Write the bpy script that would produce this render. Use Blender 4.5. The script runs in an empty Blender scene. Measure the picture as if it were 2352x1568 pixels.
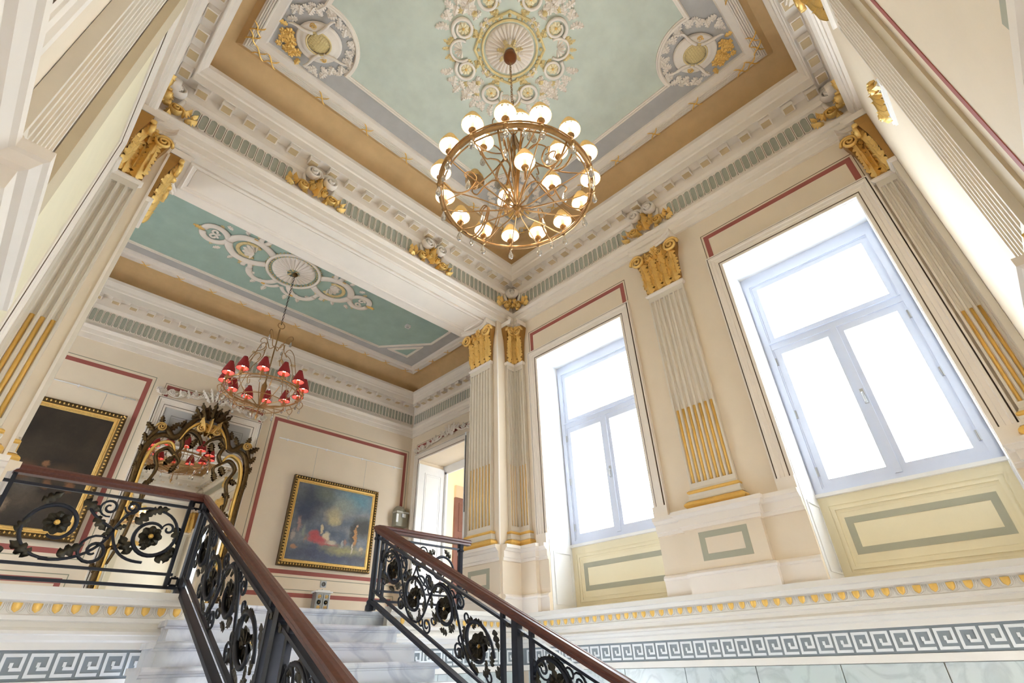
import bpy, bmesh, math, random
from mathutils import Matrix, Vector
PI = math.pi
S = 1.65                       # metres per survey unit
random.seed(7)
sc = bpy.context.scene
C = sc.collection

# ------------------------------------------------------------------ camera, world, lights, exposure
cam = bpy.data.cameras.new('camera'); cam_o = bpy.data.objects.new('camera', cam); C.objects.link(cam_o)
cam.sensor_width = 36.0; cam.lens = 36.0 * 1143.01 / 2352; cam.clip_start = 0.05; cam.clip_end = 500
R = ((0.701039, -0.71263384, -0.02640689), (0.37220779, 0.3972356, -0.83884757), (0.60828092, 0.57823602, 0.54372551))
rx, ry, rz = (Vector(r) for r in R)          # camera right, down, forward in the room's axes
M = Matrix((rx, -ry, -rz)).transposed().to_4x4()
cam_o.matrix_world = M
sc.camera = cam_o
w = bpy.data.worlds.new('daylight'); sc.world = w; w.use_nodes = True
bg = w.node_tree.nodes['Background']; bg.inputs[0].default_value = (0.86, 0.93, 1.0, 1); bg.inputs[1].default_value = 12.0
vs = sc.view_settings; vs.view_transform = 'Standard'; vs.look = 'None'; vs.gamma = 1.0; vs.use_curve_mapping = False
vs.exposure = 0.64
sc.cycles.max_bounces = 8; sc.cycles.diffuse_bounces = 5; sc.cycles.glossy_bounces = 4; sc.cycles.transparent_max_bounces = 16
sc.cycles.sample_clamp_indirect = 6.0; sc.cycles.use_adaptive_sampling = True; sc.cycles.adaptive_threshold = 0.03

def area(name, loc, rot, sx, sy, power=0, color=(1, 1, 1), portal=False):
    l = bpy.data.lights.new(name, 'AREA'); l.shape = 'RECTANGLE'; l.size = sx * S; l.size_y = sy * S
    l.energy = power; l.color = color
    if portal: l.cycles.is_portal = True
    o = bpy.data.objects.new(name, l); C.objects.link(o)
    o.location = Vector(loc) * S; o.rotation_euler = rot
    return o

# ------------------------------------------------------------------ materials
def lin(c):
    return tuple(((x / 255) / 12.92 if x / 255 <= 0.04045 else ((x / 255 + 0.055) / 1.055) ** 2.4) for x in c)
MATS = {}
def mat(name, rgb, rough=0.55, metal=0.0, mottle=0.06, scale=3.0, bump=0.0, emit=None, spec=0.4):
    if name in MATS: return MATS[name]
    m = bpy.data.materials.new(name); m.use_nodes = True; nt = m.node_tree
    b = nt.nodes['Principled BSDF']; c = lin(rgb)
    b.inputs['Base Color'].default_value = (*c, 1); b.inputs['Roughness'].default_value = rough; b.inputs['Metallic'].default_value = metal
    b.inputs['Specular IOR Level'].default_value = spec
    if mottle > 0:
        tc = nt.nodes.new('ShaderNodeTexCoord'); n = nt.nodes.new('ShaderNodeTexNoise')
        n.inputs['Scale'].default_value = scale; n.inputs['Detail'].default_value = 5; n.inputs['Roughness'].default_value = 0.6
        nt.links.new(tc.outputs['Object'], n.inputs['Vector'])
        r = nt.nodes.new('ShaderNodeValToRGB')
        r.color_ramp.elements[0].position = 0.3; r.color_ramp.elements[1].position = 0.7
        r.color_ramp.elements[0].color = (*[x * (1 - mottle) for x in c], 1)
        r.color_ramp.elements[1].color = (*[min(1, x * (1 + mottle)) for x in c], 1)
        nt.links.new(n.outputs['Fac'], r.inputs['Fac']); nt.links.new(r.outputs['Color'], b.inputs['Base Color'])
        if bump:
            bp = nt.nodes.new('ShaderNodeBump'); bp.inputs['Strength'].default_value = bump; bp.inputs['Distance'].default_value = 0.01
            n2 = nt.nodes.new('ShaderNodeTexNoise'); n2.inputs['Scale'].default_value = scale * 12; n2.inputs['Detail'].default_value = 3
            nt.links.new(tc.outputs['Object'], n2.inputs['Vector'])
            nt.links.new(n2.outputs['Fac'], bp.inputs['Height']); nt.links.new(bp.outputs['Normal'], b.inputs['Normal'])
    if emit:
        b.inputs['Emission Color'].default_value = (*lin(emit[0]), 1); b.inputs['Emission Strength'].default_value = emit[1]
    MATS[name] = m
    return m
cream = mat('cream_wall_paint', (234, 218, 195), 0.7, mottle=0.03, scale=1.5)
cream2 = mat('pale_yellow_panel_paint', (242, 231, 200), 0.65, mottle=0.02)
trimw = mat('warm_white_plaster', (242, 232, 220), 0.6, mottle=0.03, scale=2)
white = mat('white_paint', (246, 246, 246), 0.5, mottle=0.01)
wpaint = mat('window_white_paint', (214, 220, 236), 0.45, mottle=0.01)
shaftm = mat('pale_grey_fluted_plaster', (226, 216, 200), 0.6, mottle=0.03)
taupe = mat('taupe_paint', (205, 189, 160), 0.65, mottle=0.03)
greyp = mat('sage_grey_stripe_paint', (172, 170, 150), 0.65, mottle=0.03)
slotm = mat('sage_grey_flute_paint', (174, 174, 158), 0.65, mottle=0.05)
redp = mat('brick_red_stripe_paint', (164, 92, 84), 0.65, mottle=0.04)
linep = mat('brown_fine_line_paint', (120, 100, 78), 0.65, mottle=0)
ochre = mat('ochre_cove_paint', (216, 182, 132), 0.7, mottle=0.08, scale=2.5)
greenp = mat('sea_green_ceiling_paint', (204, 211, 198), 0.7, mottle=0.08, scale=2.2)
bluep = mat('blue_grey_ceiling_paint', (186, 183, 180), 0.7, mottle=0.06, scale=4)
gold = mat('gold_leaf', (244, 204, 124), 0.33, metal=0.55, mottle=0.12, scale=30, bump=0.25)
goldp = mat('gold_paint', (238, 194, 104), 0.38, metal=0.3, mottle=0.06, scale=12)
antique = mat('antique_bronze_gilt', (92, 72, 42), 0.38, metal=0.7, mottle=0.35, scale=18, bump=0.3)
paleg = mat('gilded_cream_plaster', (226, 205, 150), 0.5, metal=0.1, mottle=0.10, scale=20)
brass = mat('aged_brass', (176, 138, 92), 0.3, metal=0.85, mottle=0.12, scale=20)
iron = mat('blue_black_wrought_iron', (40, 43, 52), 0.40, metal=0.4, mottle=0.10, scale=12)
irong = mat('iron_with_gilt_rubbing', (58, 54, 44), 0.38, metal=0.5, mottle=0.30, scale=25)
keyg = mat('grey_frieze_paint', (140, 148, 152), 0.6, mottle=0.04)
keyw = mat('white_key_plaster', (232, 234, 234), 0.6, mottle=0.02)
podium = mat('off_white_podium_plaster', (234, 229, 220), 0.6, mottle=0.02)
dark = mat('dark_gap', (50, 46, 42), 0.8, mottle=0)
steel = mat('satin_steel', (176, 178, 180), 0.35, metal=0.8, mottle=0.05)
crystal = bpy.data.materials.new('cut_crystal'); crystal.use_nodes = True
_b = crystal.node_tree.nodes['Principled BSDF']; _b.inputs['Base Color'].default_value = (0.92, 0.92, 0.9, 1); _b.inputs['Roughness'].default_value = 0.05; _b.inputs['Transmission Weight'].default_value = 0.75; _b.inputs['IOR'].default_value = 1.5

def wood_mat():
    m = bpy.data.materials.new('mahogany_handrail_wood'); m.use_nodes = True; nt = m.node_tree; b = nt.nodes['Principled BSDF']
    tc = nt.nodes.new('ShaderNodeTexCoord'); mp = nt.nodes.new('ShaderNodeMapping'); mp.inputs['Scale'].default_value = (14, 2, 14)
    n = nt.nodes.new('ShaderNodeTexNoise'); n.inputs['Scale'].default_value = 4; n.inputs['Detail'].default_value = 7
    r = nt.nodes.new('ShaderNodeValToRGB'); r.color_ramp.elements[0].color = (*lin((62, 31, 25)), 1); r.color_ramp.elements[1].color = (*lin((108, 60, 47)), 1)
    nt.links.new(tc.outputs['Object'], mp.inputs['Vector']); nt.links.new(mp.outputs['Vector'], n.inputs['Vector'])
    nt.links.new(n.outputs['Fac'], r.inputs['Fac']); nt.links.new(r.outputs['Color'], b.inputs['Base Color']); b.inputs['Roughness'].default_value = 0.33
    return m
wood = wood_mat()
def marble_mat(name, base, vein, scale=1.6):
    m = bpy.data.materials.new(name); m.use_nodes = True; nt = m.node_tree; b = nt.nodes['Principled BSDF']
    tc = nt.nodes.new('ShaderNodeTexCoord'); n = nt.nodes.new('ShaderNodeTexNoise'); n.inputs['Scale'].default_value = scale; n.inputs['Detail'].default_value = 9; n.inputs['Distortion'].default_value = 1.6
    r = nt.nodes.new('ShaderNodeValToRGB'); e = r.color_ramp.elements
    e[0].position = 0.44; e[0].color = (*lin(base), 1); e[1].position = 0.58; e[1].color = (*lin(base), 1)
    k = e.new(0.5); k.color = (*lin(vein), 1)
    n2 = nt.nodes.new('ShaderNodeTexNoise'); n2.inputs['Scale'].default_value = scale * 1.7; n2.inputs['Detail'].default_value = 4
    mx = nt.nodes.new('ShaderNodeMix'); mx.data_type = 'RGBA'; mx.blend_type = 'MULTIPLY'; mx.inputs[0].default_value = 0.10
    nt.links.new(tc.outputs['Object'], n.inputs['Vector']); nt.links.new(tc.outputs['Object'], n2.inputs['Vector'])
    nt.links.new(n.outputs['Fac'], r.inputs['Fac']); nt.links.new(r.outputs['Color'], mx.inputs[6]); nt.links.new(n2.outputs['Color'], mx.inputs[7])
    nt.links.new(mx.outputs[2], b.inputs['Base Color']); b.inputs['Roughness'].default_value = 0.25
    return m
marble = marble_mat('white_grey_marble', (232, 235, 242), (206, 210, 222), 1.1)
marble_g = marble_mat('pale_green_grey_marble', (206, 214, 212), (188, 197, 196), 1.8)
def glass_mat():
    m = bpy.data.materials.new('window_glass'); m.use_nodes = True; nt = m.node_tree; nt.nodes.clear()
    o = nt.nodes.new('ShaderNodeOutputMaterial'); t = nt.nodes.new('ShaderNodeBsdfTransparent'); g = nt.nodes.new('ShaderNodeBsdfGlossy'); g.inputs['Roughness'].default_value = 0.02
    fr = nt.nodes.new('ShaderNodeFresnel'); fr.inputs[0].default_value = 1.45; x = nt.nodes.new('ShaderNodeMixShader')
    t.inputs[0].default_value = (0.96, 0.98, 0.98, 1)
    ge = nt.nodes.new('ShaderNodeNewGeometry'); mm = nt.nodes.new('ShaderNodeMath'); mm.operation = 'SUBTRACT'; mm.inputs[0].default_value = 1.0; m2 = nt.nodes.new('ShaderNodeMath'); m2.operation = 'MULTIPLY'
    nt.links.new(ge.outputs['Backfacing'], mm.inputs[1]); nt.links.new(mm.outputs[0], m2.inputs[0]); nt.links.new(fr.outputs[0], m2.inputs[1]); nt.links.new(m2.outputs[0], x.inputs[0]); nt.links.new(t.outputs[0], x.inputs[1]); nt.links.new(g.outputs[0], x.inputs[2]); nt.links.new(x.outputs[0], o.inputs[0])
    return m
glass = glass_mat()
mirror_m = mat('silvered_mirror_glass', (235, 236, 234), 0.02, metal=1.0, mottle=0)

# ------------------------------------------------------------------ mesh builder and helpers
class Fr:
    """wall frame: u along the wall, n out of the wall into the room, z up"""
    def __init__(s, o, eu, en): s.o = Vector(o); s.eu = Vector(eu); s.en = Vector(en)
    def p(s, u, n, z): return s.o + s.eu * u + s.en * n + Vector((0, 0, z))
    def m(s, u, n, z, k=1.0, kz=None, kn=None, rot=0.0):
        """matrix placing a unit piece (x across, y out, z up), turned by rot in the wall plane"""
        kz = k if kz is None else kz; kn = k if kn is None else kn
        c, q = math.cos(rot), math.sin(rot)
        ex = s.eu * c + Vector((0, 0, q)); ez = s.eu * (-q) + Vector((0, 0, c))
        mm = Matrix((ex * k, s.en * kn, ez * kz)).transposed().to_4x4(); mm.translation = s.p(u, n, z)
        return mm
class MB:
    def __init__(s): s.v = []; s.f = []; s.mi = []; s.k = 0
    def mat(s, i): s.k = i; return s
    def add(s, vs, fs):
        b = len(s.v); s.v += [Vector(x) for x in vs]
        for f in fs: s.f.append([b + i for i in f]); s.mi.append(s.k)
        return s
    def hexa(s, P):
        return s.add(P, [(0, 3, 2, 1), (4, 5, 6, 7), (0, 1, 5, 4), (1, 2, 6, 5), (2, 3, 7, 6), (3, 0, 4, 7)])
    def box(s, F, u0, u1, n0, n1, z0, z1):
        return s.hexa([F.p(u0, n0, z0), F.p(u1, n0, z0), F.p(u1, n1, z0), F.p(u0, n1, z0), F.p(u0, n0, z1), F.p(u1, n0, z1), F.p(u1, n1, z1), F.p(u0, n1, z1)])
    def prism(s, F, out, n0, n1):
        k = len(out)
        vs = [F.p(u, n0, z) for u, z in out] + [F.p(u, n1, z) for u, z in out]
        return s.add(vs, [tuple(range(k)), tuple(range(2 * k - 1, k - 1, -1))] + [(i, (i + 1) % k, k + (i + 1) % k, k + i) for i in range(k)])
    def strip(s, rows, close=False, cap=False):
        """skin a list of equal-length point rows"""
        n = len(rows[0]); vs = [p for r in rows for p in r]; fs = []
        for i in range(len(rows) - (0 if close else 1)):
            a, b = i * n, ((i + 1) % len(rows)) * n
            for j in range(n - 1): fs.append((a + j, a + j + 1, b + j + 1, b + j))
        if cap and not close: fs += [tuple(range(n)), tuple(range(len(vs) - 1, len(vs) - n - 1, -1))]
        return s.add(vs, fs)
    def tube(s, pts, r, seg=6, closed=False, flat=1.0, cap=True):
        pts = [Vector(p) for p in pts]; n = len(pts); rows = []
        rr = r if isinstance(r, (list, tuple)) else [r] * n
        up = None
        for i, p in enumerate(pts):
            a = pts[(i - 1) % n] if (closed or i > 0) else p; b = pts[(i + 1) % n] if (closed or i < n - 1) else p
            t = (b - a)
            if t.length < 1e-9: t = Vector((0, 0, 1))
            t.normalize()
            if up is None: up = Vector((0, 0, 1)) if abs(t.z) < 0.9 else Vector((1, 0, 0))
            x = up - t * up.dot(t)
            if x.length < 1e-6: x = Vector((1, 0, 0)) - t * t.x
            x.normalize(); y = t.cross(x); up = x
            rows.append([p + (x * math.cos(2 * PI * k / seg) + y * math.sin(2 * PI * k / seg) * flat) * rr[i] for k in range(seg + 1)])
        vs = [q for r_ in rows for q in r_[:seg]]; fs = []
        for i in range(n - (0 if closed else 1)):
            a, b = i * seg, ((i + 1) % n) * seg
            for k in range(seg): fs.append((a + k, a + (k + 1) % seg, b + (k + 1) % seg, b + k))
        if cap and not closed: fs += [tuple(range(seg - 1, -1, -1)), tuple((n - 1) * seg + k for k in range(seg))]
        return s.add(vs, fs)
    def lathe(s, c, prof, seg=16, axis=None, a0=0.0, cap=False):
        """profile of (r, h) turned about the vertical through c"""
        c = Vector(c); k = len(prof); vs = []; fs = []
        for i in range(seg):
            a = a0 + 2 * PI * i / seg
            for r, h in prof:
                rr = r(i) if callable(r) else r
                vs.append(c + Vector((rr * math.cos(a), rr * math.sin(a), h)))
        for i in range(seg):
            for j in range(k - 1):
                a, b = i * k + j, ((i + 1) % seg) * k + j
                fs.append((a, b, b + 1, a + 1))
        if cap: fs += [tuple(i * k for i in range(seg))[::-1], tuple(i * k + k - 1 for i in range(seg))]
        return s.add(vs, fs)
    def sweep(s, path, prof, prev=None, nxt=None, closed=False, side=1, mats=None, cap=False):
        """sweep a (d, z) profile along a plan polyline with mitred corners; d is measured to the left of the path (side=1)"""
        pts = [Vector((p[0], p[1])) for p in path]; n = len(pts); rows = []
        def nrm(a, b):
            t = (b - a).normalized(); return Vector((-t.y, t.x)) * side
        for i, p in enumerate(pts):
            a = pts[i - 1] if i > 0 else (pts[-1] if closed else (Vector(prev) if prev else None))
            b = pts[i + 1] if i < n - 1 else (pts[0] if closed else (Vector(nxt) if nxt else None))
            n1 = nrm(a, p) if a is not None else None; n2 = nrm(p, b) if b is not None else None
            if n1 is None: m_ = n2
            elif n2 is None: m_ = n1
            else: m_ = (n1 + n2) / max(0.15, 1 + n1.dot(n2))
            rows.append([Vector((p.x + m_.x * d, p.y + m_.y * d, z)) for d, z in prof])
        if mats is None:
            return s.strip(rows, close=closed, cap=cap)
        for j in range(len(prof) - 1):
            s.k = mats[j]; s.strip([[r[j], r[j + 1]] for r in rows], close=closed)
        if cap and not closed: s.k = 0; s.add(rows[0], [tuple(range(len(prof)))]); s.add(rows[-1], [tuple(range(len(prof)))])
        return s
    def ball(s, c, r, seg=8, rings=5, sz=1.0):
        return s.lathe(c, [(max(1e-4, r * math.sin(PI * j / rings)), -r * sz * math.cos(PI * j / rings)) for j in range(rings + 1)], seg)
ROOT = {}
def origin(o):
    """world origin (survey units) of an object whose ancestors are only translated"""
    return ROOT.get(o.name, Vector((0, 0, 0)))
def build(mb, name, mats, parent=None, smooth=False, loc=None, **props):
    if not isinstance(mats, (list, tuple)): mats = [mats]
    if parent is not None: o0 = origin(parent)
    elif loc is not None: o0 = Vector(loc)
    else:
        xs = [v.x for v in mb.v]; ys = [v.y for v in mb.v]; zs = [v.z for v in mb.v]
        o0 = Vector(((min(xs) + max(xs)) / 2, (min(ys) + max(ys)) / 2, min(zs)))
    me = bpy.data.meshes.new(name); me.from_pydata([tuple((v - o0) * S) for v in mb.v], [], mb.f)
    for m_ in mats: me.materials.append(m_)
    me.polygons.foreach_set('material_index', mb.mi)
    bm = bmesh.new(); bm.from_mesh(me); bmesh.ops.recalc_face_normals(bm, faces=bm.faces); bm.to_mesh(me); bm.free()
    if smooth: me.polygons.foreach_set('use_smooth', [True] * len(me.polygons))
    o = bpy.data.objects.new(name, me); C.objects.link(o)
    if parent is not None: o.parent = parent
    else: o.location = o0 * S
    ROOT[o.name] = o0
    for k, v in props.items(): o[k] = v
    return o
def unit_mesh(mb, name, mats, smooth=False):
    """mesh data of a piece in its own unit coordinates, to be shared"""
    me = bpy.data.meshes.new(name); me.from_pydata([tuple(v) for v in mb.v], [], mb.f)
    for m_ in (mats if isinstance(mats, (list, tuple)) else [mats]): me.materials.append(m_)
    me.polygons.foreach_set('material_index', mb.mi)
    bm = bmesh.new(); bm.from_mesh(me); bmesh.ops.recalc_face_normals(bm, faces=bm.faces); bm.to_mesh(me); bm.free()
    if smooth: me.polygons.foreach_set('use_smooth', [True] * len(me.polygons))
    return me
def inst(name, me, M4, parent):
    """one object sharing mesh data, placed by a matrix in survey units"""
    o = bpy.data.objects.new(name, me); C.objects.link(o)
    m = M4.copy(); o0 = origin(parent)
    for i in range(3):
        for j in range(3): m[i][j] *= S
    m.translation = (M4.translation - o0) * S
    o.parent = parent; o.matrix_local = m
    ROOT[o.name] = M4.translation.copy()
    return o
def thing(name, label, cat, loc, group=None):
    o = bpy.data.objects.new(name, None); C.objects.link(o); o.location = Vector(loc) * S
    o.empty_display_size = 0.1
    o['label'] = label; o['category'] = cat
    if group: o['group'] = group
    ROOT[o.name] = Vector(loc)
    return o
def struct(name, loc):
    o = bpy.data.objects.new(name, None); C.objects.link(o); o.location = Vector(loc) * S; o['kind'] = 'structure'
    ROOT[o.name] = Vector(loc)
    return o
def tag(o, label, cat, group=None):
    o['label'] = label; o['category'] = cat
    if group: o['group'] = group
    return o
XYZ = Fr((0, 0, 0), (1, 0, 0), (0, 1, 0))
def bx(mb, x0, x1, y0, y1, z0, z1): return mb.box(XYZ, x0, x1, y0, y1, z0, z1)

# hall: x -0.34..4, y -0.45..3.78; upper landing beyond the beam: x -1.68..5.28, y 4.36..7.79
XL, XR, YN, YF = -0.34, 4.0, -0.45, 3.78
LX0, LX1, LY0, LY1 = -1.68, 5.28, 4.36, 7.79
CZ = 4.97
FLOOR, LAND = -0.87, 0.37
WIN = Fr((XR, 0, 0), (0, 1, 0), (-1, 0, 0))
LEFT = Fr((XL, 0, 0), (0, 1, 0), (1, 0, 0))
FAR = Fr((0, YF, 0), (1, 0, 0), (0, -1, 0))
NEAR = Fr((0, YN, 0), (1, 0, 0), (0, 1, 0))
LBACK = Fr((0, LY1, 0), (1, 0, 0), (0, -1, 0))
LEAST = Fr((LX1, 0, 0), (0, 1, 0), (-1, 0, 0))
JAMB = Fr((3.70, 0, 0), (0, 1, 0), (-1, 0, 0))
JAMBL = Fr((-0.06, 0, 0), (0, 1, 0), (1, 0, 0))

# ------------------------------------------------------------------ unit pieces shared by many parts
def spiral(c, r0, r1, a0, a1, n=18):
    return [(c[0] + (r0 + (r1 - r0) * i / n) * math.cos(a0 + (a1 - a0) * i / n), c[1] + (r0 + (r1 - r0) * i / n) * math.sin(a0 + (a1 - a0) * i / n)) for i in range(n + 1)]
def leaf_mb(lobes=4, wid=0.5, curl=0.35, h=1.0, fat=0.12):
    """acanthus leaf: unit height, x across, y out, z up; a raised rib, fingered edges, a tip that curls outward"""
    mb = MB(); N = lobes * 3; rows = []
    for i in range(N + 1):
        t = i / N; z = h * (t if t < 0.85 else 0.85 + (t - 0.85) * 0.2); f = (1.0, 0.86, 0.50)[(i + 1) % 3]
        out = fat * math.sin(PI * min(1, t * 1.1)) * 0.6 + curl * max(0, t - 0.45) ** 2 * 2.2
        ww = wid * (0.72 + 0.38 * math.sin(PI * t)) * (1 - t ** 3 * 0.78)
        lift = 0.10 * (1 - f)
        rows.append([Vector((-ww * f, out - fat * 0.45 * f, z + 0.05 * f)), Vector((-ww * 0.42, out + fat * 0.12 - lift, z + 0.02)), Vector((-ww * 0.10, out + fat * 0.32, z)), Vector((0, out + fat * 0.62, z)), Vector((ww * 0.10, out + fat * 0.32, z)), Vector((ww * 0.42, out + fat * 0.12 - lift, z + 0.02)), Vector((ww * f, out - fat * 0.45 * f, z + 0.05 * f))])
    mb.strip(rows); return mb
LEAF_G = unit_mesh(leaf_mb(4, 0.46, 0.50, fat=.30), 'leaf', gold, True)
LEAF_W = unit_mesh(leaf_mb(4, 0.36, 0.25), 'leaf', trimw)
LEAF_P = unit_mesh(leaf_mb(4, 0.36, 0.25), 'leaf', paleg)
LEAF_A = unit_mesh(leaf_mb(4, 0.36, 0.35), 'leaf', antique)
LEAF_I = unit_mesh(leaf_mb(3, 0.22, 0.15, fat=0.10), 'leaf', irong)
def rosette_mb(k=8, centre=True):
    """rosette in the wall plane: unit radius, y out"""
    mb = MB()
    for i in range(k):
        a = 2 * PI * i / k; rows = []
        for t, wd, o in ((0.15, 0.10, 0.18), (0.45, 0.30, 0.30), (0.75, 0.36, 0.24), (1.0, 0.12, 0.05)):
            c = Vector((math.cos(a) * t, 0, math.sin(a) * t)); q = Vector((-math.sin(a), 0, math.cos(a)))
            rows.append([c - q * wd + Vector((0, 0.02, 0)), c + Vector((0, o, 0)), c + q * wd + Vector((0, 0.02, 0))])
        mb.strip(rows)
    mb.k = 1
    n = 8; vs = [Vector((0, 0.48, 0))]
    for r, o in ((0.16, 0.42), (0.24, 0.25)):
        vs += [Vector((r * math.cos(2 * PI * j / n), o, r * math.sin(2 * PI * j / n))) for j in range(n)]
    mb.add(vs, [(0, 1 + j, 1 + (j + 1) % n) for j in range(n)] + [(1 + j, 1 + n + j, 1 + n + (j + 1) % n, 1 + (j + 1) % n) for j in range(n)])
    return mb
ROS_I = unit_mesh(rosette_mb(8), 'rosette', [irong, goldp])
ROS_P = unit_mesh(rosette_mb(8), 'rosette', [mat('cream_petal_plaster', (244, 232, 196), .55, mottle=.04), gold])
ROS_G = unit_mesh(rosette_mb(6), 'rosette', [gold, gold])
def volute_mb(turns=2.1, r=0.5, th=0.105, n=30):
    """spiral volute, unit size in the x-z plane with a round eye"""
    mb = MB(); pts = []; rr = []
    for i in range(n + 1):
        t = i / n; a = turns * 2 * PI * t; q = r * (1 - 0.86 * t)
        pts.append(Vector((q * math.cos(a), 0.06 + 0.10 * t, q * math.sin(a)))); rr.append(th * (1 - 0.45 * t))
    mb.tube(pts, rr, 6); return mb
VOL_G = unit_mesh(volute_mb(), 'volute', gold, True)
VOL_W = unit_mesh(volute_mb(th=0.10), 'volute', trimw, True)
def slot_mb():
    """frieze flute: unit height stadium, raised rim and a hollow floor"""
    mb = MB(); wv, h = 0.13, 0.5; n = 5
    def ring(k, y, hh=None):
        o = []
        for i in range(n + 1):
            a = PI * i / n; o.append(Vector((wv * k * math.cos(a), y, h - wv + wv * k * math.sin(a))))
        for i in range(n + 1):
            a = PI + PI * i / n; o.append(Vector((wv * k * math.cos(a), y, -h + wv + wv * k * math.sin(a))))
        return o
    A, B, D, E = ring(1.35, 0.0), ring(1.28, 0.05), ring(1.05, 0.05), ring(0.95, 0.012)
    k = len(A)
    mb.add(A + B + D, [(i, (i + 1) % k, k + (i + 1) % k, k + i) for i in range(k)] + [(k + i, k + (i + 1) % k, 2 * k + (i + 1) % k, 2 * k + i) for i in range(k)])
    mb.k = 1; mb.add(D + E, [(i, (i + 1) % k, k + (i + 1) % k, k + i) for i in range(k)])
    n2 = n + 1
    cols = [Vector((0, 0.004, h - wv * 0.4)), Vector((0, 0.004, -h + wv * 0.4))]
    b = E + cols
    mb.add(b, [tuple(range(k))])
    return mb
SLOT = unit_mesh(slot_mb(), 'frieze_flute', [trimw, slotm])
def egg_mb():
    mb = MB(); rows = []
    for i in range(5):
        t = i / 4; z = 0.5 - t; r = 0.26 * math.sqrt(max(0, 1 - (max(0, t - 0.12) / 0.88) ** 2.4)) if t < 1 else 0.02
        rows.append([Vector((r * math.cos(PI * j / 6), 0.02 + r * 0.8 * math.sin(PI * j / 6), z)) for j in range(7)])
    mb.strip(rows); mb.add(rows[0], [tuple(range(7))])
    mb.k = 1
    pts = [Vector((-0.42, 0.04, 0.5))] + [Vector((0.42 * math.cos(PI + PI * j / 8), 0.04, -0.05 + 0.55 * math.sin(PI + PI * j / 8))) for j in range(9)] + [Vector((0.42, 0.04, 0.5))]
    mb.tube(pts, 0.06, 4); return mb
EGG = unit_mesh(egg_mb(), 'egg_moulding', [goldp, podium], True)
def key_mb():
    """one square-spiral key: unit cell, bars proud of the ground"""
    mb = MB(); F = XYZ; g = 1 / 7.0
    def r(x0, x1, z0, z1): mb.box(F, x0 * g - 0.5, x1 * g - 0.5, 0, 0.06, z0 * g - 0.5, z1 * g - 0.5)
    r(0, 1, 0, 7); r(1, 6.4, 6, 7); r(5.4, 6.4, 2, 6); r(3, 5.4, 2, 3); r(2.6, 3.6, 3, 4.4); r(1, 6.4, 0, 1)
    return mb
KEY = unit_mesh(key_mb(), 'key_block', keyw)
def cut_drop_mb():
    return MB().lathe((0, 0, 0), [(0.02, 1.0), (0.06, 0.9), (0.22, 0.45), (0.26, 0.2), (0.16, 0.02), (0.02, -0.05)], 7)
DROP = unit_mesh(cut_drop_mb(), 'crystal_drop', crystal)

# ------------------------------------------------------------------ structure: floors, walls, ceilings
mb = MB(); bx(mb, XL - 0.6, XR + 0.6, YN - 2.6, YF, FLOOR - 0.2, FLOOR); build(mb, 'floor', marble, kind='structure')
mb = MB(); bx(mb, LX0 - 0.4, LX1 + 3, YF + .06, LY1 + 0.4, LAND - 0.25, LAND - .002); build(mb, 'floor_landing', marble, kind='structure')

W1, W2 = (2.17, 3.38), (-0.12, 1.01)      # window openings along y
WT = 0.45                                  # wall thickness
def wall_right():
    mb = MB(); F = WIN
    ys = [YN - 0.3, W2[0], W2[1], W1[0], W1[1], YF + 0.25]
    for i in (0, 2, 4): mb.box(F, ys[i], ys[i + 1], -WT, 0, FLOOR, CZ)
    for a, b in (W1, W2):
        mb.box(F, a, b, -WT, 0, 3.11, CZ); mb.box(F, a, b, -WT, 0, FLOOR, 0.40)
        mb.k = 1; mb.box(F, a, b, -WT, -0.35, 0.40, 0.985); mb.k = 0
    # white painted reveals
    mb.k = 2
    for a, b in (W1, W2):
        mb.box(F, a, a + 0.004, -WT, -0.001, 0.41, 3.105); mb.box(F, b - 0.004, b, -WT, -0.001, 0.41, 3.105); mb.box(F, a, b, -WT, -0.001, 3.106, 3.11)
    return build(mb, 'wall_right', [cream, cream2, white], kind='structure')
wr = wall_right()
mb = MB(); bx(mb, XL - 0.3, XL, YN - 0.3, YF + 0.58, FLOOR, CZ); wl = build(mb, 'wall_left', cream, kind='structure')
mb = MB(); bx(mb, XL, XR, YN - 0.3, YN, 0.0, CZ); wn = build(mb, 'wall_near', cream, kind='structure')
mb = MB(); bx(mb, -0.06, 3.70, YF, LY0, 3.76, CZ); wb = build(mb, 'wall_beam', cream, kind='structure')          # beam between hall and landing
mb = MB(); bx(mb, 3.70, XR + 0.25, YF, 4.27, FLOOR, CZ); bx(mb, XR + 0.25, LX1 + .6, LY0 - .12, LY0, LAND, CZ); wpr = build(mb, 'wall_pier_right', cream, kind='structure')
mb = MB(); bx(mb, XL - 0.25, -0.06, YF, LY0, FLOOR, CZ); bx(mb, LX0, XL - 0.25, LY0 - .12, LY0, LAND, CZ); wpl = build(mb, 'wall_pier_left', cream, kind='structure')
mb = MB(); bx(mb, XL - .3, XL, YN - 2.4, YN - .3, FLOOR, .3); bx(mb, XR, XR + .3, YN - 2.4, YN - .3, FLOOR, .3); bx(mb, XL - .3, XR + .3, YN - 2.4, YN - .3, .15, .3)
bx(mb, XL - .3, .7, YN - 2.6, YN - 2.4, FLOOR, .3); bx(mb, 3.0, XR + .3, YN - 2.6, YN - 2.4, FLOOR, .3); build(mb, 'wall_light_block', cream, kind='structure')  # unseen walls and roof added to cut the daylight from the near side
mb = MB(); bx(mb, -0.06, .10, YF, YF + .1, FLOOR, LAND - 0.25); bx(mb, 2.475, 3.70, YF, YF + .1, FLOOR, LAND - 0.25); build(mb, 'wall_podium', podium, kind='structure')
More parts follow.
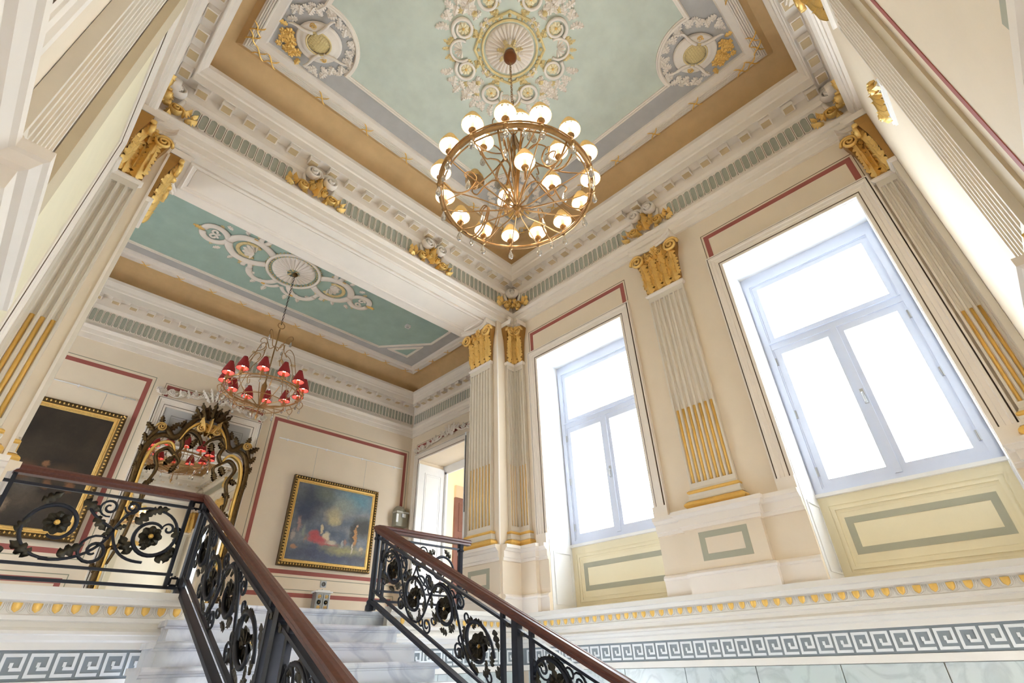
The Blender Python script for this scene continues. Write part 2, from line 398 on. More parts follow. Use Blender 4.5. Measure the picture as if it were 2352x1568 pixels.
mb = MB(); bx(mb, LX0 - 0.3, LX1 + 0.3, LY1, LY1 + 0.3, LAND - 0.25, CZ); wback = build(mb, 'wall_back', cream, kind='structure')
# east wall of the landing with its doorway
DY0, DY1, DZ = 5.72, 7.48, 3.235
mb = MB(); F = LEAST
mb.box(F, LY0, DY0, -0.6, 0, LAND, CZ); mb.box(F, DY1, LY1, -0.6, 0, LAND, CZ); mb.box(F, DY0, DY1, -0.6, 0, DZ, CZ)
weast = build(mb, 'wall_east', cream, kind='structure')
# west wall of the landing: an unseen window gap added to light it
mb = MB(); F = Fr((LX0, 0, 0), (0, 1, 0), (1, 0, 0))
for a, b in ((LY0, 5.70), (6.45, LY1)): mb.box(F, a, b, -0.3, 0, LAND, CZ)
for a, b in ((5.70, 6.45),): mb.box(F, a, b, -0.3, 0, 2.9, CZ); mb.box(F, a, b, -0.3, 0, LAND, 0.9)
build(mb, 'wall_west', cream, kind='structure')
# room seen through the landing doorway; unseen roof and side wall added to dim it
mb = MB(); bx(mb, LX1 + 0.6, LX1 + 2.4, LY1 + 0.1, LY1 + 0.25, LAND, CZ); bx(mb, LX1 + 2.4, LX1 + 2.6, 4.6, LY1 + 0.25, LAND, CZ); bx(mb, LX1 + .6, LX1 + 2.6, 5.2, LY1 + .25, 3.6, 3.8); bx(mb, LX1 + .6, LX1 + 1.0, 5.2, 5.3, LAND, 3.6); bx(mb, LX1 + 1.7, LX1 + 2.6, 5.2, 5.3, LAND, 3.6); bx(mb, LX1 + 1.0, LX1 + 1.7, 5.2, 5.3, 2.6, 3.6); build(mb, 'wall_anteroom', cream2, kind='structure')

# ceilings
mb = MB(); bx(mb, XL - 0.6, XR + 0.6, YN - 0.3, YF + 0.1, CZ, CZ + 0.15); ceil = build(mb, 'ceiling', bluep, kind='structure')
mb = MB(); bx(mb, LX0 - 0.3, LX1 + 0.6, LY0 - 0.1, LY1 + 0.3, CZ, CZ + 0.15); ceil2 = build(mb, 'ceiling_landing', bluep, kind='structure')

# ------------------------------------------------------------------ entablature, coves
ENT = [(0, 3.76), (.025, 3.76), (.025, 3.83), (.04, 3.835), (.04, 3.895), (.055, 3.90), (.075, 3.93), (.075, 3.945), (.025, 3.95), (.025, 4.225), (.045, 4.23), (.06, 4.265), (.06, 4.33), (.062, 4.40), (.17, 4.40), (.17, 4.375), (.18, 4.375), (.18, 4.47), (.195, 4.48), (.20, 4.51), (.225, 4.56), (.232, 4.57), (.232, 4.615), (.06, 4.62)]
ENTM = [0] * (len(ENT) - 1); ENTM[7] = 1
def entab(name, a, b, prev, nxt):
    mb = MB(); mb.sweep([a, b], ENT, prev=prev, nxt=nxt, mats=ENTM); return build(mb, name, [trimw, linep], kind='structure')
HC = [(XL, YN), (XR, YN), (XR, YF), (XL, YF)]
t_near = entab('trim_1', HC[0], HC[1], HC[3], HC[2]); t_right = entab('trim_2', HC[1], HC[2], HC[0], HC[3])
t_far = entab('trim_3', HC[2], HC[3], HC[1], HC[0]); t_left = entab('trim_4', HC[3], HC[0], HC[2], HC[1])
LC = [(LX0, LY0), (LX1, LY0), (LX1, LY1), (LX0, LY1)]
t_lb = entab('trim_5', LC[0], LC[1], LC[3], LC[2]); t_le = entab('trim_6', LC[1], LC[2], LC[0], LC[3])
t_lf = entab('trim_7', LC[2], LC[3], LC[1], LC[0]); t_lw = entab('trim_8', LC[3], LC[0], LC[2], LC[1])
COVE = [(.05, 4.60)] + [(.05 + .30 * (1 - math.cos(PI / 2 * i / 8)), 4.60 + .37 * math.sin(PI / 2 * i / 8)) for i in range(9)]
for nm, cc in (('trim_9', HC), ('trim_10', LC)):
    mb = MB(); mb.sweep(cc, COVE, closed=True); build(mb, nm, ochre, smooth=True, kind='structure')

def slots(F, parent, u0, u1, pitch=.069):
    k = int(round((u1 - u0) / pitch)); p = (u1 - u0) / k
    sep = MB()
    for i in range(k):
        inst('frieze_flute', SLOT, F.m(u0 + p * (i + .5), .025, 4.115, .19, kn=.19), parent)
        if i: sep.box(F, u0 + p * i - .0022, u0 + p * i + .0022, .0255, .027, 4.02, 4.21)
    build(sep, 'groove_lines', linep, parent, kind='stuff')
slots(FAR, t_far, -.06, .86); slots(FAR, t_far, 1.38, 2.30); slots(FAR, t_far, 2.84, 3.76)
slots(WIN, t_right, -.17, 1.37); slots(WIN, t_right, 1.89, 3.56)
slots(LBACK, t_lf, -.4, 5.22); slots(LEAST, t_le, 4.45, 7.73)
def mutule_mb():
    mb = MB(); mb.box(XYZ, -.052, .052, 0, .09, -.062, 0); mb.k = 1; mb.box(XYZ, -.040, .040, .010, .082, -.066, -.0615); return mb
MUT = unit_mesh(mutule_mb(), 'mutule_block', [trimw, mat('tan_soffit_paint', (206, 182, 142), .65, mottle=.04)])
def mutules(F, parent, u0, u1, pitch=.211):
    k = int((u1 - u0) / pitch); o = (u1 - u0 - (k - 1) * pitch) / 2
    for i in range(k): inst('mutule_block', MUT, F.m(u0 + o + pitch * i, .064, 4.40, 1.0), parent)
mutules(FAR, t_far, -.22, 3.9); mutules(WIN, t_right, -.33, 3.68); mutules(NEAR, t_near, .3, 3.9); mutules(LEFT, t_left, .5, 3.68)
mutules(LBACK, t_lf, -.9, 5.2); mutules(LEAST, t_le, 4.5, 7.7)

# ------------------------------------------------------------------ painted and moulded ceiling of the hall
FX0, FX1, FY0, FY1 = .03, 3.66, -.08, 3.385            # outer edge of the ceiling frame
frame_prof = [(0, CZ), (0, CZ - .05), (.012, CZ - .055)]
for k in range(4):
    a = .014 + .018 * k
    frame_prof += [(a, CZ - .05), (a + .004, CZ - .062), (a + .013, CZ - .062), (a + .017, CZ - .05)]
frame_prof += [(.09, CZ - .04), (.15, CZ - .035), (.16, CZ - .02), (.165, CZ)]
def rect(x0, x1, y0, y1): return [(x0, y0), (x1, y0), (x1, y1), (x0, y1)]
mb = MB(); mb.sweep(rect(FX0, FX1, FY0, FY1), frame_prof, closed=True); build(mb, 'frame_moulding', trimw, ceil)
mb = MB(); mb.sweep(rect(FX0, FX1, FY0, FY1), [(-.06, CZ - .001), (0, CZ - .03)], closed=True); build(mb, 'frame_fillet', ochre, ceil)
def green_outline(x0, x1, y0, y1, g=.40, c=.48, r=.378, n=16):
    d = math.sqrt(r * r - (g - c) ** 2); a0 = math.atan2(d, g - c); a1 = math.atan2(g - c, d)
    out = []
    for cx, cy, sx, sy in ((x0, y0, 1, 1), (x1, y0, -1, 1), (x1, y1, -1, -1), (x0, y1, 1, -1)):
        arc = [(cx + sx * (c + r * math.cos(a0 + (a1 - a0) * i / n)), cy + sy * (c + r * math.sin(a0 + (a1 - a0) * i / n))) for i in range(n + 1)]
        if sx * sy < 0: arc.reverse()
        out += arc
    return out
GO = green_outline(FX0, FX1, FY0, FY1)
def tri_poly(name, pts, z, m, parent):
    bm = bmesh.new(); o0 = origin(parent)
    f = bm.faces.new([bm.verts.new((Vector((x, y, z)) - o0) * S) for x, y in pts])
    r = bmesh.ops.extrude_face_region(bm, geom=[f])
    for v in r['geom']:
        if isinstance(v, bmesh.types.BMVert): v.co.z += .012 * S
    bmesh.ops.triangulate(bm, faces=bm.faces); bmesh.ops.recalc_face_normals(bm, faces=bm.faces)
    me = bpy.data.meshes.new(name); bm.to_mesh(me); bm.free(); me.materials.append(m)
    o = bpy.data.objects.new(name, me); C.objects.link(o); o.parent = parent; ROOT[o.name] = o0; return o
tri_poly('green_field', GO, CZ - .010, greenp, ceil)
FIELD_PROF = [(-.022, CZ), (-.022, CZ - .02), (-.012, CZ - .034), (.006, CZ - .034), (.008, CZ - .022), (.02, CZ - .022), (.022, CZ - .008)]
mb = MB(); mb.sweep(GO, FIELD_PROF, closed=True); build(mb, 'field_moulding', trimw, ceil)
# gold ribbon ties across the reeded frame
def ribbon(parent, x, y, ang, z=CZ - .064, k=1.0):
    mb = MB()
    for sgn in (1, -1):
        pts = []
        for i in range(7):
            t = -1 + i / 3; q = t * .055 * k; p_ = sgn * t * .05 * k + .012 * math.sin(3 * t)
            pts.append(Vector((x + math.cos(ang) * q - math.sin(ang) * p_, y + math.sin(ang) * q + math.cos(ang) * p_, z - .006 * (1 - abs(t)))))
        mb.tube(pts, [.003, .007, .006, .008, .006, .007, .003], 4)
    build(mb, 'ribbon_tie', goldp, parent)
for i in range(7):
    t = (i + .5) / 7
    for y in (FY0 + .045, FY1 - .045): ribbon(ceil, FX0 + (FX1 - FX0) * t, y, 0)
    for x in (FX0 + .045, FX1 - .045): ribbon(ceil, x, FY0 + (FY1 - FY0) * t, PI / 2)
for x, y in ((FX0, FY0), (FX1, FY0), (FX1, FY1), (FX0, FY1)):
    sx = .045 if x == FX0 else -.045; sy = .045 if y == FY0 else -.045
    ribbon(ceil, x + sx * 3.2, y + sy, 0); ribbon(ceil, x + sx, y + sy * 3.2, PI / 2)
# landing ceiling
GX0, GX1, GY0, GY1 = LX0 + .36, LX1 - .36, LY0 + .36, LY1 - .36
mb = MB(); mb.sweep(rect(GX0, GX1, GY0, GY1), frame_prof, closed=True); build(mb, 'frame_moulding', trimw, ceil2)
mb = MB(); mb.sweep(rect(GX0, GX1, GY0, GY1), [(-.06, CZ - .001), (0, CZ - .03)], closed=True); build(mb, 'frame_fillet', ochre, ceil2)
e0, e1, f0, f1 = LX0 + .74, LX1 - .76, LY0 + .73, LY1 - .73
cxx, cyy = .64, .72
LG = [(e0 + cxx, f0), (e1 - cxx, f0), (e1, f0 + cyy), (e1, f1 - cyy), (e1 - cxx, f1), (e0 + cxx, f1), (e0, f1 - cyy), (e0, f0 + cyy)]
green2 = mat('deep_sea_green_ceiling_paint', (164, 186, 174), 0.7, mottle=0.08, scale=2.2)
tri_poly('green_field', LG, CZ - .010, green2, ceil2)
mb = MB(); mb.sweep(LG, FIELD_PROF, closed=True); build(mb, 'field_moulding', trimw, ceil2)
for sx, ex in ((1, e0), (-1, e1)):
    for sy, fy in ((1, f0), (-1, f1)):
        tri = [(ex + sx * .06, fy + sy * .06), (ex + sx * .44, fy + sy * .06), (ex + sx * .06, fy + sy * .48)]
        if sx * sy < 0: tri.reverse()
        tri_poly('corner_field', tri, CZ - .010, green2, ceil2)
        mb = MB(); mb.sweep(tri, FIELD_PROF, closed=True); build(mb, 'corner_moulding', trimw, ceil2)
for i in range(14):
    x = GX0 + (GX1 - GX0) * (i + .5) / 14
    for y in (GY0 + .045, GY1 - .045): ribbon(ceil2, x, y, 0)
for i in range(6):
    y = GY0 + (GY1 - GY0) * (i + .5) / 6
    ribbon(ceil2, GX1 - .045, y, PI / 2)
# soffit of the beam: sunk panel
mb = MB(); mb.sweep(rect(.10, 3.56, YF + .10, LY0 - .10), [(0, 3.76), (0, 3.735), (.02, 3.73), (.03, 3.745), (.05, 3.75), (.06, 3.759)], closed=True); build(mb, 'soffit_moulding', trimw, wb)
mb = MB(); bx(mb, .16, 3.50, YF + .16, LY0 - .16, 3.752, 3.759); build(mb, 'soffit_panel', trimw, wb)
mb = MB(); bx(mb, -.055, 3.695, YF - .002, YF + .09, 3.748, 3.77); bx(mb, -.055, 3.695, LY0 - .09, LY0 + .025, 3.748, 3.77); bx(mb, -.055, .10, YF + .09, LY0 - .09, 3.747, 3.77); bx(mb, 3.57, 3.695, YF + .09, LY0 - .09, 3.747, 3.77); build(mb, 'soffit_border', trimw, wb)

# ------------------------------------------------------------------ pilasters with gilded capitals
N0 = .0015
def half_tube(mb, F, u, n, z0, z1, r):
    k = 5; prof = [(u + r * math.cos(PI * j / k), n + r * math.sin(PI * j / k)) for j in range(k + 1)]
    mb.strip([[F.p(a, b, z0) for a, b in prof], [F.p(a, b, z1) for a, b in prof]], cap=True)
def shaft(parent, F, u0, u1, k, n1=.04, lo=0.0):
    """fluted shaft between u0 and u1 with k flutes, gilt reeds in the lower third"""
    z0, za, zb, z1 = 1.165, 1.205, 3.07, 3.14
    pitch = (u1 - u0) / (k + .35); gw = pitch * .36; d = .022
    prof = [(u0, N0), (u0, n1)]
    cs = [u0 + pitch * (.675 + i) for i in range(k)]
    for c in cs:
        prof += [(c - gw, n1), (c - gw * .7, n1 - d * .7), (c, n1 - d), (c + gw * .7, n1 - d * .7), (c + gw, n1)]
    prof += [(u1, n1), (u1, N0)]
    mb = MB(); mb.strip([[F.p(a, b, za) for a, b in prof], [F.p(a, b, zb) for a, b in prof]])
    mb.box(F, u0, u1, N0, n1, z0, za); mb.box(F, u0, u1, N0, n1, zb, z1)
    build(mb, 'shaft', shaftm, parent)
    for c in cs:
        mb = MB(); half_tube(mb, F, c, n1 - d * .9, za, 1.86, gw * .72); build(mb, 'gilt_reed', goldp, parent, smooth=True)
def ringbar(name, m, parent, F, u0, u1, prof, e0=True, e1=True):
    """a moulding of profile (n, z) along u0..u1 that returns to the wall at the ends"""
    mb = MB(); rows = []
    n0 = min(p[0] for p in prof)
    def row(u, s): return [F.p(u + s * (n - n0), n, z) for n, z in prof]
    first = [F.p(u0 - (p[0] - n0) if e0 else u0, N0, p[1]) for p in prof]; last = [F.p(u1 + (p[0] - n0) if e1 else u1, N0, p[1]) for p in prof]
    rows = ([first] if e0 else []) + [row(u0, -1 if e0 else 0), row(u1, 1 if e1 else 0)] + ([last] if e1 else [])
    mb.strip(rows)
    # close top and bottom between the wall and the face
    for j in (0, len(prof) - 1):
        q = [r[j] for r in rows]
        if not e0: q = [first[j]] + q
        if not e1: q = q + [last[j]]
        mb.add(q, [tuple(range(len(q)))])
    return build(mb, name, m, parent)
def torus_prof(n, z0, z1, out): return [(n, z0)] + [(n + out * math.sin(PI * i / 6), z0 + (z1 - z0) * i / 6) for i in range(1, 6)] + [(n, z1)]
def base(parent, F, u0, u1, e0=True, e1=True, n1=.04):
    ringbar('base_torus', goldp, parent, F, u0 - .03, u1 + .03, torus_prof(n1 + .03, 1.0, 1.062, .028), e0, e1)
    ringbar('base_scotia', shaftm, parent, F, u0 - .02, u1 + .02, [(n1 + .035, 1.062), (n1 + .02, 1.075), (n1 + .015, 1.10), (n1 + .02, 1.118)], e0, e1)
    ringbar('base_fillet', goldp, parent, F, u0 - .012, u1 + .012, torus_prof(n1 + .012, 1.118, 1.148, .014), e0, e1)
    ringbar('base_apophyge', shaftm, parent, F, u0, u1, [(n1 + .012, 1.148), (n1 + .004, 1.165)], e0, e1)
def capital(parent, F, u0, u1, e0=True, e1=True, n1=.04):
    """e0/e1: whether that end is free (volute and return) or dies into the corner"""
    wdt = u1 - u0
    ringbar('neck_moulding', trimw, parent, F, u0, u1, [(n1, 3.13), (n1 + .012, 3.138), (n1 + .02, 3.15), (n1 + .02, 3.162), (n1 + .006, 3.17), (n1 + .006, 3.175)], e0, e1)
    mb = MB(); rows = []
    for z, fl in ((3.172, 0.0), (3.35, .006), (3.50, .02), (3.60, .045), (3.665, .055)):
        a = u0 - (fl if e0 else 0); b = u1 + (fl if e1 else 0)
        rows.append([F.p(a, N0, z), F.p(a, n1 + fl, z), F.p(b, n1 + fl, z), F.p(b, N0, z)])
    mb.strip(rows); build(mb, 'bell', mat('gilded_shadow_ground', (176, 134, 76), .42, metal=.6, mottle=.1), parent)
    nb = max(2, round(wdt / .098)); lw = wdt / nb
    for i in range(nb):
        fx = (2 * (i + .5) / nb - 1); sp = lambda q: u0 + lw * (i + .5) + fx * q * (1 if (fx < 0 and e0) or (fx > 0 and e1) else 0)
        inst('leaf', LEAF_G, F.m(sp(0), n1 + .006, 3.165, lw * 1.28, kz=.17, kn=.13), parent)
        inst('leaf', LEAF_G, F.m(sp(.004), n1 + .012, 3.285, lw * 1.28, kz=.18, kn=.13), parent)
        inst('leaf', LEAF_G, F.m(sp(.014), n1 + .022, 3.42, lw * 1.26, kz=.20, kn=.13, rot=-.10 * fx), parent)
    for i in range(nb + 1):
        if (i == 0 and not e0) or (i == nb and not e1): continue
        for z in (3.235, 3.36): inst('leaf', LEAF_G, F.m(min(max(u0 + lw * i, u0 + .012), u1 - .012), n1 + .004, z, lw * .85, kz=.15, kn=.11), parent)
    for i in range(nb + 1): inst('leaf', LEAF_G, F.m(min(max(u0 + lw * i, u0 + .02), u1 - .02), n1 + .035, 3.52, lw * .9, kz=.15, kn=.11), parent)
    r = .165 if wdt > .3 else .13
    if e0: inst('volute', VOL_G, F.m(u0 - .005, n1 + .055, 3.585, -r, kz=r, kn=.20), parent)
    if e1: inst('volute', VOL_G, F.m(u1 + .005, n1 + .055, 3.585, r, kz=r, kn=.20), parent)
    inst('rosette', ROS_G, F.m((u0 + u1) / 2, n1 + .05, 3.655, .05), parent)
    if wdt > .3:
        inst('volute', VOL_G, F.m((u0 + u1) / 2 - .06, n1 + .035, 3.57, .075, kz=.075, kn=.3), parent)
        inst('volute', VOL_G, F.m((u0 + u1) / 2 + .06, n1 + .035, 3.57, -.075, kz=.075, kn=.3), parent)
    # abacus: hollow front, horned ends
    mb = MB(); out = []
    k = 10; ua, ub = u0 - (.055 if e0 else 0), u1 + (.055 if e1 else 0)
    for i in range(k + 1):
        t = i / k; q = 2 * t - 1
        horn = (q * q if (q < 0 and e0) or (q > 0 and e1) else 0)
        out.append((ua + (ub - ua) * t, n1 + .05 + .075 * horn))
    for z0, z1, g in ((3.672, 3.705, 0), (3.705, 3.738, .012)):
        lo = [F.p(u, n + g, z0) for u, n in out] + [F.p(ub, N0, z0), F.p(ua, N0, z0)]; hi = [F.p(u, n + g, z1) for u, n in out] + [F.p(ub, N0, z1), F.p(ua, N0, z1)]
        m_ = len(lo); mb.add(lo + hi, [tuple(range(m_)), tuple(range(2 * m_ - 1, m_ - 1, -1))] + [(i, (i + 1) % m_, m_ + (i + 1) % m_, m_ + i) for i in range(m_)])
    build(mb, 'abacus', trimw, parent)
def strip_behind(parent, F, u0, u1, m=taupe, n=.012):
    mb = MB(); mb.box(F, u0, u1, 0, n, 1.0, 3.76); build(mb, 'backing_strip', m, parent)

def pilaster(label, F, u0, u1, k, group=None, e0=True, e1=True):
    t = thing('pilaster', label, 'pilaster', F.p((u0 + u1) / 2, 0, 1.0), group)
    base(t, F, u0, u1, e0, e1); shaft(t, F, u0, u1, k); capital(t, F, u0, u1, e0, e1)
    return t
pilaster('fluted pilaster with gilded leafy capital standing between the two tall windows', WIN, 1.415, 1.80, 7)
pilaster('seven fluted pilaster with gilded capital on the right pier, facing the stair opening', JAMB, 3.86, 4.23, 7)
def folded(label, FA, a0, a1, FB, b0, b1, k, ea, eb):
    """pilaster folded into an inside corner, half on each wall"""
    c = FA.p(a1 if ea[0] else a0, 0, 1.0)
    t = thing('corner_pilaster', label, 'pilaster', c)
    for F, u0, u1, e in ((FA, a0, a1, ea), (FB, b0, b1, eb)):
        base(t, F, u0, u1, *e); shaft(t, F, u0, u1, k); capital(t, F, u0, u1, *e)
    return t
folded('corner pilaster folded into the angle left of the smaller looking window, gilded capital on top', FAR, 3.835, 4.0 - .04, WIN, 3.60, 3.78 - .04, 3, (True, False), (True, False))
folded('three fluted pilaster on the big left pier, gilded capital above gold lower reeds', FAR, -.30, -.13, LEFT, 3.60, 3.74, 3, (False, True), (True, False))
folded('corner pilaster right of the large window, its gilded capital at the upper right', WIN, -.41, -.27, NEAR, 3.83, 3.96, 3, (False, True), (True, False))
# capital seen edge-on inside the opening, on the left pier
t = thing('pilaster', 'gilded capital and pilaster on the inner side of the left pier, seen edge on', 'pilaster', JAMBL.p(4.06, 0, 1.0))
base(t, JAMBL, 3.87, 4.25, n1=.012); shaft(t, JAMBL, 3.87, 4.25, 7, n1=.03); capital(t, JAMBL, 3.87, 4.25, n1=.03)
pilaster('ribbed pilaster on the left wall behind the near pedestal', LEFT, 1.415, 1.80, 7)
pilaster('ribbed pilaster on the near wall running up the right edge of the picture', NEAR, 2.06, 2.46, 7)

# moulded strips on pier fronts beside the opening
mb = MB()
mb.box(FAR, 3.692, 3.708, 0, .012, 1.0, 3.6); build(mb, 'corner_bead', trimw, wpr)
mb = MB(); mb.box(FAR, -.068, -.052, 0, .012, 1.0, 3.6); build(mb, 'corner_bead', trimw, wpl)

# ------------------------------------------------------------------ dado with broken-forward pedestals
DADO = [(.0, .40), (.045, .40), (.045, .515), (.055, .52), (.06, .535), (.05, .55), (.025, .56), (.022, .60), (.022, .845), (.035, .85), (.035, .875), (.045, .88), (.045, .935), (.06, .94), (.075, .96), (.085, .965), (.085, .995), (.0, 1.0)]
DM = [1] * 5 + [1, 0, 0, 0] + [1] * 8
def dado(name, F, us, parent_kind='structure', prev=None, nxt=None):
    """us: list of (u, n) plan points in the wall frame"""
    pts = [F.p(u, n, 0) for u, n in us]; pts = [(p.x, p.y) for p in pts]
    # choose the side that faces the room
    a, b = Vector(pts[0]), Vector(pts[-1]); t_ = (b - a).normalized(); nn = Vector((-t_.y, t_.x)); side = 1 if nn.dot(Vector((F.en.x, F.en.y))) > 0 else -1
    mb = MB(); mb.sweep(pts, DADO, side=side, mats=DM, prev=prev, nxt=nxt, cap=True)
    return build(mb, name, [cream, trimw], kind='structure')
E_ = .05
baseW = dado('baseboard_right', WIN, [(1.01, .0), (1.33, .0), (1.33, E_), (1.89, E_), (1.89, .0), (2.17, .0)])
dado('baseboard_right_corner', WIN, [(3.38, .0), (3.53, .0), (3.53, E_), (3.78, E_)], nxt=(3.70, 3.78))
dado('baseboard_right_end', WIN, [(-.45, E_), (-.20, E_), (-.20, 0), (-.12, 0)])
dado('baseboard_pier', FAR, [(3.70 - .03, E_), (4.0, E_)], nxt=(4.0, 3.70))
dado('baseboard_jamb', JAMB, [(3.78 - .05, .02), (4.30, .02)])
dado('baseboard_left_pier', FAR, [(XL, E_), (-.06 + .03, E_)])
dado('baseboard_left_jamb', JAMBL, [(3.78 - .05, .0), (4.36, .0)])
dado('baseboard_left', LEFT, [(-.45, 0), (1.30, 0), (1.30, .06), (1.90, .06), (1.90, 0), (3.60, 0)])
dado('baseboard_near', NEAR, [(-.30, 0), (1.98, 0), (1.98, .06), (2.56, .06), (2.56, 0), (3.98, 0)])
def rect_border(F, u0, u1, z0, z1, w_, n, t_=.003):
    mb = MB(); mb.box(F, u0, u1, n, n + t_, z0, z0 + w_); mb.box(F, u0, u1, n, n + t_, z1 - w_, z1); mb.box(F, u0, u0 + w_, n, n + t_, z0 + w_, z1 - w_); mb.box(F, u1 - w_, u1, n, n + t_, z0 + w_, z1 - w_); return mb
build(rect_border(WIN, 1.42, 1.80, .615, .82, .045, E_ + .021), 'grey_border', greyp, baseW)
build(rect_border(JAMB, 3.88, 4.20, .61, .80, .045, .041), 'grey_border', greyp, bpy.data.objects['baseboard_jamb'])

# ------------------------------------------------------------------ window casings, sashes and aprons
CAS = [(0, 0), (0, .018), (.004, .022), (.026, .022), (.028, .016), (.031, .016), (.033, .026), (.060, .026), (.063, .032), (.088, .034), (.095, .044), (.112, .046), (.114, .020), (.119, .020), (.121, .040), (.134, .040), (.134, 0)]
CASM = [0, 0, 0, 1, 1, 1, 0, 0, 0, 0, 0, 1, 1, 1, 0, 0]
def casing(F, u0, u1, z0, z1, parent, prof=CAS, pm=CASM, mats=None, name='casing'):
    mb = MB()
    for j in range(len(prof) - 1):
        (wa, na), (wb_, nb) = prof[j], prof[j + 1]; mb.k = pm[j]
        q = lambda w_, n: [F.p(u0 - w_, n, z0), F.p(u0 - w_, n, z1 + w_), F.p(u1 + w_, n, z1 + w_), F.p(u1 + w_, n, z0)]
        A, B = q(wa, na), q(wb_, nb)
        for i in range(3): mb.add([A[i], A[i + 1], B[i + 1], B[i]], [(0, 1, 2, 3)])
    return build(mb, name, mats or [trimw, linep], parent)
def red_arch(F, u0, u1, z0, z1, parent, w_=.045):
    """painted red band over an opening with thin lines each side"""
    mb = MB(); n = .0025
    def arch(a, b, c, ww, nn):
        mb.box(F, a, a + ww, 0, nn, z0, c); mb.box(F, b - ww, b, 0, nn, z0, c); mb.box(F, a + ww, b - ww, 0, nn, c - ww, c)
    arch(u0, u1, z1, w_, n); build(mb, 'red_stripe', redp, parent)
    mb = MB(); arch(u0 - .025, u1 + .025, z1 + .025, .006, .0022); build(mb, 'fine_line', linep, parent)
def hinge_at(parent, F, u, n, z):
    mb = MB(); p = F.p(u, n, z); mb.lathe(p, [(.001, 0), (.011, 0), (.011, .07), (.001, .07)], 8); build(mb, 'hinge', steel, parent, smooth=False)
def window(idx, a, b):
    F = WIN; t = struct('window_%d' % idx, F.p((a + b) / 2, -.35, 1.0))
    casing(F, a, b, 1.09, 3.11, t)
    mb = MB()
    for u in (a - .134, b): mb.box(F, u, u + .134, 0, .045, 1.0, 1.09)
    build(mb, 'plinth_block', trimw, t)
    red_arch(F, a - .10, b + .10, 3.275, 3.54, t)
    # fixed frame
    fa, fb, z0, z1 = a + .02, b - .02, 1.0, 3.03
    def frame4(name, u0, u1, za, zb, ww, n0, n1, par, m=wpaint):
        mb = MB(); mb.box(F, u0, u0 + ww, n0, n1, za, zb); mb.box(F, u1 - ww, u1, n0, n1, za, zb); mb.box(F, u0 + ww, u1 - ww, n0, n1, za, za + ww); mb.box(F, u0 + ww, u1 - ww, n0, n1, zb - ww, zb)
        return build(mb, name, m, par)
    mb = MB(); mb.box(F, a + .004, fa, -.44, -.35, 1.0, 3.106); mb.box(F, fb, b - .004, -.44, -.35, 1.0, 3.106); mb.box(F, fa, fb, -.44, -.35, 3.03, 3.106); build(mb, 'frame_packer', wpaint, t)
    frame4('frame', fa, fb, z0, z1, .045, -.42, -.335, t)
    frame4('frame_bead', fa + .045, fb - .045, z0 + .045, z1 - .045, .012, -.42, -.345, t)
    mb = MB(); mb.box(F, fa + .045, fb - .045, -.42, -.34, 2.275, 2.335); mb.box(F, fa + .04, fb - .04, -.34, -.325, 2.33, 2.342); build(mb, 'transom', wpaint, t)
    sash = frame4('fanlight_sash', fa + .05, fb - .05, 2.335, z1 - .05, .05, -.40, -.352, t)
    mb = MB(); mb.box(F, fa + .10, fb - .10, -.38, -.376, 2.385, z1 - .10); build(mb, 'pane', glass, sash)
    mid = (a + b) / 2
    for k_, (u0, u1) in enumerate(((fa + .05, mid - .002), (mid + .002, fb - .05))):
        c = frame4('casement', u0, u1, z0 + .05, 2.275, .058, -.40, -.35, t)
        mb = MB(); mb.box(F, u0 + .058, u1 - .058, -.38, -.376, z0 + .108, 2.217); build(mb, 'pane', glass, c)
        for z in (1.14, 1.62, 2.12): hinge_at(c, F, u0 if k_ == 0 else u1, -.345, z)
    mb = MB(); mb.box(F, mid - .022, mid + .022, -.352, -.335, z0 + .05, 2.275); build(mb, 'meeting_stile', wpaint, t)
    mb = MB(); mb.box(F, mid - .012, mid + .012, -.335, -.328, 1.58, 1.70); mb.tube([F.p(mid, -.33, 1.66), F.p(mid, -.305, 1.66), F.p(mid, -.30, 1.655), F.p(mid, -.30, 1.585)], .008, 6); build(mb, 'handle', steel, t)
    # sill and panelled apron below it
    mb = MB(); mb.box(F, a + .004, b - .004, -.44, -.315, .985, 1.01); build(mb, 'sill', white, t)
    ap = MB()
    for (u0, u1, za, zb, w_, n) in ((a + .05, b - .05, .46, .93, .012, .006), (a + .075, b - .075, .485, .905, .02, .012), (a + .11, b - .11, .52, .87, .008, .004)):
        r_ = rect_border(F, u0, u1, za, zb, w_, -.351, n); ap.add(r_.v, r_.f)
    build(ap, 'apron_moulding', cream2, t)
    build(rect_border(F, a + .135, b - .135, .575, .825, .045, -.3515, .004), 'grey_border', greyp, t)
    # panels on the reveals beside the apron
    for u, s_ in ((a + .005, 1), (b - .005, -1)):
        G = Fr(F.p(u, 0, 0), F.en, F.eu * s_)
        build(rect_border(G, -.32, -.05, .46, .93, .014, 0, .006), 'reveal_moulding', white, t)
    return t
window(1, *W1); window(2, *W2)
# left wall: blank openings with the same casings
for i, (a, b) in enumerate((W1, W2)):
    t = struct('trim_%d' % (11 + i), LEFT.p((a + b) / 2, 0, 1.0))
    casing(LEFT, a, b, 1.0, 3.11, t)
    mb = MB(); mb.box(LEFT, a, b, 0, .01, 1.0, 3.11); build(mb, 'blind_panel', cream2, t)
    mb = MB(); mb.box(LEFT, a - .16, a + .05, .01, .047, 1.0, 3.2); build(mb, 'backing_strip', taupe, t)
    red_arch(LEFT, a - .10, b + .10, 3.275, 3.54, t)
